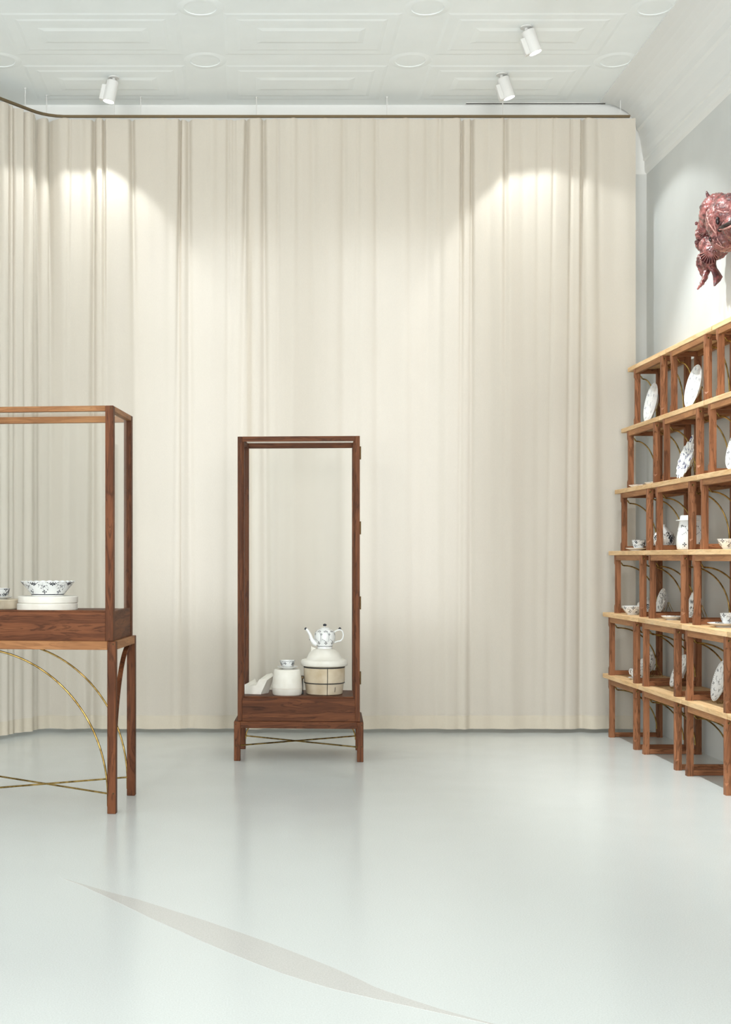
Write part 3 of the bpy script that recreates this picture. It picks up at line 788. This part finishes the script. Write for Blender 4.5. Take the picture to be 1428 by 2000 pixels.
sp = [(-.045, 0, .026), (-.062, 0, .034), (-.075, 0, .052), (-.085, 0, .080), (-.098, 0, .103), (-.110, 0, .113)]
sp_o = tube('spout', sp, [.016, .0145, .0115, .009, .0075, .0065], porcelain, tp_, 16)
tube('spout_tip', [(-.107, 0, .1115), (-.1145, 0, .1165)], [.0075, .0068], ink, sp_o, 14); tube('spout_scroll', [(-.078, 0, .046), (-.088, 0, .052)], [.005, .0025], ink, sp_o, 8)
hp_ = [(.055, 0, .094), (.070, 0, .104), (.086, 0, .108), (.101, 0, .100), (.107, 0, .080), (.103, 0, .058), (.090, 0, .044), (.070, 0, .040), (.055, 0, .034)]
hd = tube('handle', hp_, .0042, porcelain, tp_, 10)
lathe('thumb_rest', [(0, 0), (.009, .001), (.008, .005), (.002, .010), (0, .011)], ink, hd, 16, loc=(.086, 0, .111))
sf = Surf([(r*1.012, z) for r, z in prof_o[4:]]); parts = []
for k in range(8):
    th = -pi/2+pi/8*0+2*pi*k/8+.05
    parts += cluster(th, .20, .011, sf)
    for j in (-1, 0, 1): parts.append(('leaf', th+j*.16, .80-.03*abs(j), .010, .0045, pi/2+j*.4))
    parts.append(('vine', [(th+.30*cos(a), .48+.26*sin(a)) for a in [x*.18-1.0 for x in range(18)]], .0013))
    parts += sprig(th+.34, .30, .030, sf, 3)+cluster(th+.34, .62, .008, sf)
parts.append(('vine', [(2*pi*j/80, .02) for j in range(81)], .003))
paint('painted_pattern', sf, parts, ink, tp_)
# drum, saucer, cup
ux, uy = at(561, 1350, 7.29).x, 7.29
dr = empty('plaster_drum', (ux, uy, TZ2)); tag(dr, 'white tapered plaster drum carrying a cup and saucer', 'plaster mould')
lathe('base_ring', [(0, 0), (.079, 0), (.083, .006), (.0873, .038), (0, .038)], plaster_w, dr, 56)
lathe('shell', [(0, .0395), (.0868, .0395), (.0868, .041), (.0845, .07), (.0765, .138), (.071, .1445), (0, .146)], plaster_w, dr, 56)
lathe('joint', [(0, .0378), (.0855, .0378), (.0855, .0398), (0, .0398)], plaster_o, dr, 48)
saucer('white saucer on the plaster drum in the centre case', (ux+.002, uy, TZ2+.1462), .058, 8, .012)
cup('small dark patterned cup on the plaster drum in the centre case', (ux+.001, uy, TZ2+.1535), .043, .040, .9, 9, True)
# angular fragment: an open trough of two slabs
fx, fy = at(500, 1357, 7.33).x, 7.345
V = []
prof2 = [(-.082,0),(.040,0),(.078,.082),(.060,.090),(.030,.083),(.012,.050),(-.030,.046),(-.038,.062),(-.082,.040)]
dpt = .085
for yy, sk in ((-dpt/2, 0), (dpt/2, .022)):
    for (x, z) in prof2: V.append((x+sk, yy, z*(1 if sk == 0 else 1.28)))
n = len(prof2); F = [tuple(range(n)), tuple(reversed(range(n, 2*n)))]+[(i, (i+1) % n, n+(i+1) % n, n+i) for i in range(n)]
bm = bmesh.new(); me = mesh('plaster_fragment', V, F, plaster_w); bm.from_mesh(me)
bmesh.ops.triangulate(bm, faces=[f for f in bm.faces if len(f.verts) > 4]); bmesh.ops.recalc_face_normals(bm, faces=bm.faces); bm.to_mesh(me); bm.free()
fo = link('plaster_fragment', me, None, (fx, fy, TZ2), (0, 0, radians(-16))); tag(fo, 'angular broken white plaster fragment in the corner of the centre case', 'plaster mould')

# ------------------------------------------------------------------ shelf wall of stacked benches
PITCH = .3905; TH = .027; LEGS = .033; XBACK = 2.592
fronts = [2.26, 2.26, 2.297, 2.337, 2.378, 2.42]
Bd = [8.195, 7.445, 6.70, 6.06, 5.30]
Ff = [8.035, 7.340, 6.611, 5.88]; Nn = [7.515, 6.792, 6.074, 5.35]
LH = PITCH-TH
def leg_mesh(sx, sy, chamfer):
    """square leg, corner (sx,sy) has a stopped chamfer; local origin at section centre, bottom"""
    s = LEGS/2; rows = []
    for z, c in ((0, .0008), (.044, .0008), (.058, .0165), (LH-.062, .0165), (LH-.05, .0008), (LH, .0008)):
        if not chamfer: c = .0012
        P = [(-sx*s, sy*s), (-sx*s, -sy*s), (sx*s, -sy*s), (sx*s, sy*(s-c)), (sx*(s-c), sy*s)]
        rows.append([(x, y, z) for x, y in P])
    V = [p for r in rows for p in r]; F = []
    for i in range(len(rows)-1):
        for k in range(5): F.append((i*5+k, i*5+(k+1) % 5, i*5+5+(k+1) % 5, i*5+5+k))
    F += [tuple(range(5)), tuple(range(len(V)-5, len(V)))]
    bm = bmesh.new(); me = mesh('leg', V, F, cherry_z); bm.from_mesh(me); bmesh.ops.recalc_face_normals(bm, faces=bm.faces); bm.to_mesh(me); bm.free()
    return me
leg_near = leg_mesh(-1, -1, True); leg_far = leg_mesh(-1, 1, True); leg_back = leg_mesh(1, 1, False)
screw_me = latheme('screw', [(.0025, .0), (.0025, .0008), (.0058, .0014), (.0058, 0)], brass, 16)
screw_core = latheme('screw_slot', [(0, .0006), (.0026, .0006), (.0026, 0)], dark_slot, 12)
cache = {}
def cached(key, fn):
    if key not in cache: cache[key] = fn()
    return cache[key]
rowname = ['bottom row, standing on the floor', 'second row from the floor', 'third row from the floor', 'third row from the top', 'second row from the top', 'top row']
colname = ['touching the curtain', 'second from the curtain', 'third from the curtain', 'fourth from the curtain']
def bench(r, c):
    xf = fronts[r]; dep = XBACK-xf; zb = r*PITCH
    yn, yf = Nn[c], Ff[c]                       # camera-side faces of the near and the far legs
    ym = (yn+yf+LEGS)/2
    o = empty('wooden_bench', (xf, ym, zb)); tag(o, 'wooden shelf bench, %s, %s' % (rowname[r], colname[c]), 'bench', 'benches stacked as a shelf wall')
    a = (yf+LEGS-yn)/2                           # half length over the legs
    b0, b1 = Bd[c]-.006-ym, Bd[c+1]+.006-ym
    link('board', cached(('board', round(dep, 4), c), lambda: boxme('board', -.002, dep+.006, b1, b0, LH, PITCH, lit_board_y, .0018)), o)
    h = LEGS/2
    link('leg', leg_near, o, (h, -a+h, 0)); link('leg', leg_far, o, (h, a-h, 0))
    link('leg', leg_back, o, (dep-h, -a+h, 0)); link('leg', leg_back, o, (dep-h, a-h, 0))
    apm = cached(('apron', c), lambda: boxme('apron', .001, .023, -a+LEGS, a-LEGS, LH-.032, LH, apron_y, .001))
    link('apron', apm, o); link('apron', apm, o, (dep-.024, 0, 0))
    rm = cached(('rail', round(dep, 4)), lambda: boxme('side_rail', LEGS, dep-LEGS, -.010, .010, 0, .027, cherry_x, .001))
    for sy in (-1, 1):
        y = sy*(a-h)
        link('side_rail', rm, o, (0, y, .003)); link('side_rail', rm, o, (0, y, LH-.030))
        def arc():
            z0 = LH-.045
            pts = [(LEGS-.002, 0, z0), (LEGS+.006, 0, z0-.006), (LEGS+.012, 0, z0-.017)]
            pts += arc_pts((LEGS+.020, 0, z0-.020), (dep-LEGS-.003, 0, .055), (dep-LEGS-.003, 0, z0-.020), 18)
            return tubeme('brass_arc', pts, .0042, brass, 8)
        link('brass_arc', cached(('arc', round(dep, 4)), arc), o, (0, y-sy*.012, 0))
    sc = link('screw', screw_me, o, (h-.002, -a-.0002, LH-.020), (pi/2, 0, 0)); link('screw_slot', screw_core, sc)
    return o
for r in range(6):
    for c in range(4): bench(r, c)
ZT = [PITCH*(r+1) for r in range(6)]            # top of the board of row r

# ------------------------------------------------------------------ porcelain on the shelf wall
def plate(label, x, y, r, R, lean=14, seed=0, faint=False, yaw=0, oval=1.0, scallop=0, rimdeep=.020, blue=False, dense=False, name='plate', lift=.006):
    """plate standing on its edge on board r, facing the room, leaning back; held by a wire stand"""
    L = radians(lean); z = ZT[r]+R*oval*cos(L)+lift
    rot = (0, -(pi/2-L), 0)
    o = empty(name, (x, y, z), rot=rot); tag(o, label, 'plate', 'blue painted porcelain')
    if yaw: o.rotation_euler = (Matrix.Rotation(radians(yaw), 3, 'Z') @ Matrix.Rotation(-(pi/2-L), 3, 'Y')).to_euler()
    h = rimdeep
    rf = lambda q, rr, zz: ((rr*(1+scallop*cos(16*q)) if rr > R*.6 else rr), zz)
    pr = [(0, -.001), (R*.55, -.001), (R*.57, -.004), (R*.60, -.001), (R*.68, .004), (R, h), (R+.001, h+.002), (R*.68, .009), (R*.60, .0045), (0, .004)]
    me = latheme('dish', pr, porcelain, 80, rf)
    if oval != 1.0:
        for v in me.vertices: v.co.x *= oval
    link('dish', me, o)
    sf = Surf([(.004, .004), (R*.60, .0045), (R*.68, .009), (R, h+.002)])
    parts = []
    if dense: parts = dense_pattern(sf, .15, .92, 90, R*.10, seed)
    else:
        for k in range(8):
            parts += cluster(2*pi*k/8+.2, .86, R*.09, sf)+sprig(2*pi*k/8+.5, .70, R*.28, sf, 4)
        for k in range(5): parts += sprig(2*pi*k/5, .3, R*.4, sf, 4)+cluster(2*pi*k/5+.4, .45, R*.08, sf)
    pm = ink_faint if faint else (ink_blue if blue else ink)
    p = paint('painted_pattern', sf, parts, pm, o, -1)
    if oval != 1.0:
        for v in p.data.vertices: v.co.x *= oval
    sf2 = Surf([(R*.93, h*.8+.002), (R*.99, h+.0015)])
    rp = paint('painted_rim', sf2, [('leaf', 2*pi*k/60, .5, R*.05, R*.03, 0) for k in range(60)], pm, o, -1)
    if oval != 1.0:
        for v in rp.data.vertices: v.co.x *= oval
    return o, (x, y, ZT[r], L, R*oval)

def easel(label, info, lo=.0):
    x, y, z, L, R = info
    e = empty('plate_stand', (x, y, z)); tag(e, label, 'plate stand', 'wire plate stands')
    bx = R*cos(L)*0  # local origin below the plate centre
    xb = -R*sin(L)   # plate foot x offset (room side)
    hz = R*1.15
    for s in (-1, 1):
        y0 = s*R*.32
        tube('front_wire', [(xb-.016, y0, .012), (xb-.014, y0, .0025), (xb+.012, y0, .0025), (xb+.022+hz*math.tan(L)*.9, y0*.6, hz*.9)], .0016, brass, e, 6)
        tube('back_leg', [(xb+.022+hz*math.tan(L)*.9, y0*.6, hz*.9), (min(.055, xb+.03+hz*.75), y0*1.1, .0018)], .0016, brass, e, 6)
    tube('cross_wire', [(xb+.010, -R*.32, .0025), (xb+.010, R*.32, .0025)], .0016, brass, e, 6)
    return e

# on the second board from the top: two round plates
_, i1 = plate('round white plate standing on the second shelf from the top, nearest the curtain', 2.482, 7.86, 4, .121, 10, 1, True)
easel('wire stand behind the upper plate nearest the curtain', i1)
_, i2 = plate('round white plate standing on the second shelf from the top, second bay', 2.482, 7.11, 4, .121, 11, 2, True)
easel('wire stand behind the upper plate in the second bay', i2)
# third board from the top: two flat leaf dishes, ornate plate, plate at the edge
def leaf_dish(label, loc, rx, ry, h, rz):
    o = empty('leaf_dish', loc, rz); tag(o, label, 'dish', 'white leaf dishes')
    rf = lambda q, r, z: (r*(1+.10*cos(5*q)+.05*cos(9*q)), z)
    me = latheme('dish', [(0, .002), (.45, .002), (.5, 0), (.55, .004), (.8, h*.6), (1, h), (1, h+.002), (.8, h*.6+.004), (.5, .008), (0, .007)], porcelain, 60, lambda q, r, z: (r*(1+.10*cos(5*q)+.05*cos(9*q)) if r > .6 else r, z))
    for v in me.vertices: v.co.x *= rx; v.co.y *= ry
    link('dish', me, o); tube('stalk', [(rx*.9, 0, h*.8), (rx*1.2, 0, h+.004), (rx*1.35, .01, h+.002)], .003, porcelain, o); return o
leaf_dish('small white leaf dish lying on the third shelf from the top, beside the curtain', (2.395, 7.935, ZT[3]), .035, .055, .016, .3)
leaf_dish('larger white leaf dish lying behind the small one on the third shelf from the top', (2.475, 7.80, ZT[3]), .05, .10, .026, .2)
_, i3 = plate('ornate blue and white plate with jagged rim, third shelf from the top', 2.445, 7.13, 3, .108, 16, 5, scallop=.06, blue=True, dense=True, name='ornate_plate', oval=1.0)
V = []
cr_ = link('crown', latheme('crown', [(0, 0), (.020, 0), (.024, .004), (.020, .008), (0, .008)], porcelain, 24, lambda q, r, z: (r*(1+.2*cos(4*q)), z)), _, (.116, 0, .012))
lathe('crown_ring', [(.010, .0085), (.016, .0095), (.018, .0085)], ink_blue, cr_, 20)
easel('wire stand holding the ornate jagged plate', i3)
_, i4 = plate('round white plate cut by the right picture edge, third shelf from the top', 2.455, 6.41, 3, .115, 14, 6)
easel('wire stand behind the plate at the right picture edge', i4)
# third board from the floor
saucer('shallow saucer under the patterned cup, middle shelf beside the curtain', (2.375, 7.87, ZT[2]), .062, 11, .016)
cup('white cup with dark pattern on a saucer, middle shelf beside the curtain', (2.390, 7.865, ZT[2]+.0095), .042, .058, .6, 12, True)
o_, i_ = [(0, .002), (.035, .002), (.038, 0), (.040, .01), (.058, .045), (.060, .075), (.052, .098), (.040, .108)], [(.038, .110), (.030, .120), (.014, .135), (.006, .140), (.007, .150), (0, .153)]
vessel('lidded_pot', 'round lidded pot with dense dark pattern, behind a leg on the middle shelf', 'pot', (2.409, 7.444, ZT[2]), o_, i_, lambda sf: dense_pattern(sf, .1, .95, 60, .016, 5), mat=porcelain)
jo, ji = [(0, .002), (.060, .002), (.064, 0), (.072, .006), (.076, .03), (.074, .07), (.066, .12), (.060, .150), (.060, .158), (.078, .160), (.078, .163)], [(.058, .166), (.054, .186), (.052, .188), (0, .188)]
jug = vessel('covered_jug', 'tall white covered jug with fine dark sprigs, middle shelf', 'jug', (2.405, 6.98, ZT[2]), jo, ji, None)
sf = Surf(jo[3:8]); parts = []
for k in range(6):
    th = 2*pi*k/6+.35
    parts += sprig(th, .78, .05, sf, 4)+cluster(th+.1, .86, .010, sf)+cluster(th+.45, .16, .014, sf)+sprig(th+.6, .55, .03, sf, 3, -1)
    parts += [('vine', [(th+j*.3, .02), (th+j*.3, .07)], .001) for j in range(3)]
paint('painted_pattern', sf, parts, ink, jug)
handle(jug, [(.030, .056, .14), (.05, .09, .145), (.055, .105, .10), (.045, .09, .05), (.035, .06, .035)], .006)
def bowl_(label, loc, R, H, seed, n=5, s=.2, rz=0, dense=False):
    o_, i_ = [(0, .002), (R*.48, .002), (R*.5, 0), (R*.52, .005), (R*.78, H*.4), (R*.93, H*.75), (R, H)], [(R-.004, H+.001), (R*.88, H*.7), (R*.7, H*.38), (0, .010)]
    return vessel('bowl', label, 'bowl', loc, o_, i_, (lambda sf: dense_pattern(sf, .25, .9, 40, R*.16, seed)) if dense else (lambda sf: fluted_pattern(sf, .25, .85, n, R*s, seed)), rz=rz, n=64)
bowl_('small white bowl with dark flowers at the right picture edge, middle shelf', (2.405, 6.43, ZT[2]), .054, .052, 21, 5, .24)
# second board from the floor
bowl_('white bowl with dark flowers and beaded rim, second shelf from the floor beside the curtain', (2.345, 7.84, ZT[1]), .064, .052, 22, 7, .2)
o_, i_ = [(0, .002), (.034, .002), (.036, 0), (.038, .008), (.052, .03), (.056, .055), (.054, .065)], [(.053, .066), (.040, .078), (.015, .088), (.005, .092), (.007, .102), (0, .106)]
vessel('lidded_pot', 'small lidded sugar pot with dark pattern behind the beaded bowl', 'pot', (2.465, 7.955, ZT[1]), o_, i_, lambda sf: dense_pattern(sf, .1, .95, 40, .015, 8))
_, i5 = plate('small patterned plate standing on a wire stand, second shelf from the floor, first bay', 2.50, 7.72, 1, .078, 13, 9, dense=True)
easel('wire stand behind the small plate in the first bay', i5)
saucer('shallow scalloped dish with dark flowers lying on the second shelf from the floor', (2.365, 7.17, ZT[1]), .058, 13, .020)
_, i6 = plate('pierced white plate with fine dark dots on a wire stand, second shelf from the floor', 2.445, 7.0, 1, .085, 15, 10, dense=True)
easel('wire stand behind the pierced plate', i6)
saucer('scalloped white saucer with dark flowers at the right edge, second shelf from the floor', (2.385, 6.42, ZT[1]), .085, 14, .020)
cup('tall white cup with dark sprigs at the right edge, second shelf from the floor', (2.402, 6.41, ZT[1]+.009), .045, .062, 1.2, 15)
# lowest board
saucer('small white saucer on the lowest shelf beside the curtain', (2.335, 7.76, ZT[0]), .040, 16, .012)
cup('small white cup on a saucer, lowest shelf beside the curtain', (2.337, 7.76, ZT[0]+.008), .030, .060, 2.2, 17)
o_, i_ = [(0, .002), (.026, .002), (.028, 0), (.029, .01), (.034, .03), (.036, .07), (.030, .098)], [(.026, .102), (.018, .115), (.004, .120), (.006, .130), (0, .134)]
vessel('lidded_pot', 'slender dark patterned lidded pot behind the small cup, lowest shelf', 'pot', (2.435, 7.90, ZT[0]), o_, i_, lambda sf: dense_pattern(sf, .05, .95, 60, .014, 18))
_, i7 = plate('dark backed oval plate on a wire stand, lowest shelf, first bay', 2.50, 7.945, 0, .060, 14, 19, oval=1.25, dense=True)
easel('wire stand behind the small oval plate on the lowest shelf', i7)
_, i8 = plate('white oval platter with dark sprigs leaning in the second bay, lowest shelf', 2.43, 7.20, 0, .080, 24, 20, oval=1.22)
easel('wire stand behind the leaning oval platter', i8)
_, i9 = plate('large oval white plate with dark blue sprigs, third bay of the lowest shelf', 2.405, 6.505, 0, .085, 15, 23, oval=1.24)
easel('wire stand behind the large oval plate in the third bay', i9)

# ------------------------------------------------------------------ fish sculpture on the right wall
fish_m = speckled('pink_brown_glaze', srgb(64,29,31), srgb(158,94,90), 26, 0.22, 0.34, 0.66, bump=0.7, coat=0.5, detail=8)
fin_m = speckled('red_brown_glaze', srgb(62,28,32), srgb(132,72,72), 40, 0.3, 0.36, 0.62, bump=0.4, coat=0.4, detail=6)
wet_dark = plain('dark_brown_glaze', srgb(34,18,18), 0.15)
pale_highlight = speckled('pale_pink_highlight', srgb(150,92,88), srgb(196,146,138), 40, 0.25, coat=.4)  # ridge highlights put into a paler pink glaze
FC = Vector((2.60, 6.72, 2.73))
fish = empty('fish_sculpture', FC); tag(fish, 'glazed pink brown ceramic fish head with fins, mounted on the right wall', 'sculpture')
def fp(px, py, D): return at(px, py, D)-FC
def blob(bm, c, r, sx=1, sy=1, sz=1):
    m = Matrix.Translation(c) @ Matrix.Diagonal((r*sx, r*sy, r*sz, 1))
    bmesh.ops.create_icosphere(bm, subdivisions=3, radius=1, matrix=m)
def chain(bm, pts, n=5):
    for (a, ra), (b, rb) in zip(pts, pts[1:]):
        for k in range(n+1):
            t = k/n; blob(bm, a.lerp(b, t), ra+(rb-ra)*t)
K = 6.8/FPX
bm = bmesh.new()
for (px, py, D, r, sx, sy, sz) in ((1428,428,6.60,46,1,1.1,1.05),(1402,412,6.74,34,1,1,1.0),(1445,442,6.47,32,1,1.1,.9),(1420,466,6.60,27,1.15,1,.95),(1386,425,6.92,22,.9,1,1.5),
     (1372,456,7.02,14,1,1,1.2),(1378,440,6.98,15,1,1,1.2),(1371,478,7.04,12,1,1,1.1),(1386,482,6.96,20,1,1,1.2),(1398,490,6.86,20,1.2,1,.9),(1384,505,6.96,17,1,1,1.2),(1376,512,7.02,13,1,1,1.3),
     (1466,440,6.36,34,1,1.2,1),(1492,462,6.20,26,1,1.6,1),(1460,470,6.45,24,1.2,1.2,.8),(1470,410,6.45,22,1,1,1)):
    blob(bm, fp(px, py, D), r*K, sx, sy, sz)
for cpts in ([(1372,505,7.02,11),(1368,516,7.03,8),(1370,530,7.03,4.5),(1372,540,7.03,2)], [(1382,515,6.98,9),(1380,530,6.98,7),(1376,545,6.96,5.5),(1368,558,6.94,3.5),(1363,565,6.93,1.5)],
             [(1388,510,6.95,9),(1393,524,6.94,7.5)]):
    chain(bm, [(fp(a, b, D), r*K) for a, b, D, r in cpts])
body_me = bmesh_me('body', bm, fish_m, True)
body = link('body', body_me, fish)
rm = body.modifiers.new('fuse', 'REMESH'); rm.mode = 'VOXEL'; rm.voxel_size = .0035; rm.use_smooth_shade = True
sm = body.modifiers.new('relax', 'SMOOTH'); sm.iterations = 4; sm.factor = .5
tx_ = bpy.data.textures.new('fish_lumps', 'CLOUDS'); tx_.noise_scale = .016; tx_.noise_depth = 3
dm_ = body.modifiers.new('lumps', 'DISPLACE'); dm_.texture = tx_; dm_.strength = .013; dm_.mid_level = .5
def fan(name, base, d0, d1, nrm, r0, r1, n, mat, wave=.004):
    """ribbed fan fin: base point, first and last ray directions"""
    V, F = [], []; d0, d1, nrm = Vector(d0).normalized(), Vector(d1).normalized(), Vector(nrm).normalized(); m = 6
    for i in range(n*2+1):
        t = i/(n*2); d = d0.slerp(d1, t); rr = r1*(1 if i % 2 == 0 else .93)*(.82+.18*sin(pi*t))
        for j in range(m+1):
            u = j/m; p = base+d*(r0+(rr-r0)*u)+nrm*((wave if i % 2 == 0 else -wave)*u - .012*u*u)
            V.append(p)
    for i in range(n*2):
        for j in range(m): F.append((i*(m+1)+j, i*(m+1)+j+1, (i+1)*(m+1)+j+1, (i+1)*(m+1)+j))
    o = link(name, mesh(name, V, F, mat, False), fish)
    s = o.modifiers.new('thick', 'SOLIDIFY'); s.thickness = .004; s.offset = 0
    return o
pb = fp(1387, 490, 6.74)
fin_dark = plain('dark_fin_glaze', srgb(70,32,34), 0.3)
pf = fan('pectoral_fin', pb, (-.95, 0, -.30), (.86, 0, -.62), (0, -1, 0), .008, .068, 12, fin_dark, .003)
def fin_rays(fin, base, d0, d1, r0, r1, n, rad):
    d0, d1 = Vector(d0).normalized(), Vector(d1).normalized()
    for k in range(n):
        t = k/(n-1); d = d0.slerp(d1, t); rr = r1*(.84+.18*sin(pi*t))
        tube('fin_ray', [base+d*(r0+(rr-r0)*u/4)+Vector((0, -.005-.012*0, 0))+Vector((0, .012*(u/4)**2, 0)) for u in range(5)], [rad*1.2, rad*1.2, rad, rad*.8, rad*.4], fish_m, fin, 6)
fin_rays(pf, pb, (-.95, 0, -.30), (.86, 0, -.62), .008, .070, 10, .0036)
gb = fp(1379, 453, 6.84)
gf = fan('gill_fin', gb, (-.55, 0, .8), (-.75, 0, -.75), (-.2, -1, 0), .004, .042, 7, fin_m, .002)
fin_rays(gf, gb, (-.55, 0, .8), (-.75, 0, -.75), .004, .043, 8, .0022)
fan('side_fin', fp(1366, 472, 7.02), (-.8, 0, .7), (-.5, 0, -.9), (0, -1, 0), .002, .022, 4, fin_m, .002)
fan('side_fin', fp(1366, 436, 7.02), (-.7, 0, .7), (-.8, 0, -.5), (0, -1, 0), .002, .020, 3, fin_m, .002)
def leaf_fin(name, pts, mat):
    """flat tapering leaf: list of (point, half width)"""
    V, F = [], []
    for p, w in pts:
        V += [p+Vector((-w, .0, .1*w)), p+Vector((0, -.006, 0)), p+Vector((w, 0, -.1*w))]
    for i in range(len(pts)-1):
        F += [(3*i, 3*i+1, 3*i+4, 3*i+3), (3*i+1, 3*i+2, 3*i+5, 3*i+4)]
    o = link(name, mesh(name, V, F, mat, True), fish); s = o.modifiers.new('thick', 'SOLIDIFY'); s.thickness = .006; s.offset = 0
    return o
leaf_fin('tail_fin', [(fp(1391,518,6.94), 6*K), (fp(1397,530,6.92), 8*K), (fp(1402,540,6.91), 9.5*K), (fp(1400,548,6.91), 7*K), (fp(1395,559,6.9), 1*K)], fin_m)
leaf_fin('dorsal_fin', [(fp(1390,393,6.80), 6*K), (fp(1385,386,6.80), 4.5*K), (fp(1382,380,6.80), 3*K), (fp(1380,374,6.80), .6*K)], fin_m)
def ball(name, p, r, mat, sx=1, sy=1, sz=1, rot=None, parent=None):
    bm = bmesh.new(); bmesh.ops.create_icosphere(bm, subdivisions=3, radius=r)
    for v in bm.verts: v.co.x *= sx; v.co.y *= sy; v.co.z *= sz
    return link(name, bmesh_me(name, bm, mat, True), parent or fish, p, rot)
def surf_pt(px, py, D0=5.6):
    """first point of the fish along the sight line, so that eye and mouth sit on the skin"""
    dg = bpy.context.evaluated_depsgraph_get(); ob = body.evaluated_get(dg)
    d = at(px, py, 1.0)-Vector((0, 0, CAMH)); org = Vector((0, 0, CAMH))+d*D0-FC
    ok, loc, nrm, idx = ob.ray_cast(org, d.normalized())
    return loc if ok else fp(px, py, 6.5)
bpy.context.view_layer.update()
ball('eye', surf_pt(1402, 431), 6*K, wet_dark, .65, .6, 1.25)
ball('nostril', surf_pt(1406, 449), 5*K, wet_dark, .9, .6, .8)
mp_ = [surf_pt(px, py) for px, py in ((1405,443),(1412,443),(1419,440),(1427,436),(1436,436),(1446,440))]
tube('mouth', mp_, [2*K, 4*K, 4.6*K, 4.6*K, 4.6*K, 2*K], wet_dark, fish, 10)
lp = [surf_pt(px, py)+Vector((0, -.004, 0)) for px, py in ((1404,449),(1412,448),(1420,446),(1429,442),(1438,443),(1448,447))]
tube('lip', lp, [1.5*K, 2.2*K, 2.4*K, 2.4*K, 2.2*K, 1.2*K], pale_highlight, fish, 8)
gl_ = [surf_pt(px, py)+Vector((0, .001, 0)) for px, py in ((1381,414),(1382,425),(1386,438),(1393,448),(1398,455),(1402,468),(1410,480))]
tube('gill_ridge', gl_, [.8*K, 1.3*K, 1.6*K, 1.6*K, 1.4*K, 1.2*K, .6*K], pale_highlight, fish, 8)
for nm, pl_, mt_ in (('cheek_ridge', ((1393,416),(1394,428),(1396,440),(1399,452),(1400,462)), pale_highlight), ('jaw_ridge', ((1386,462),(1393,468),(1400,476),(1410,482),(1422,484),(1434,482)), pale_highlight), ('brow_ridge', ((1396,409),(1404,412),(1413,415),(1424,414)), pale_highlight)):
    tube(nm, [surf_pt(a, b)+Vector((0, .001, 0)) for a, b in pl_], [.6*K]+[1.2*K]*(len(pl_)-2)+[.8*K], mt_, fish, 8)
ball('gill_hollow', surf_pt(1388, 467), 5*K, wet_dark, .7, .5, 1.1)
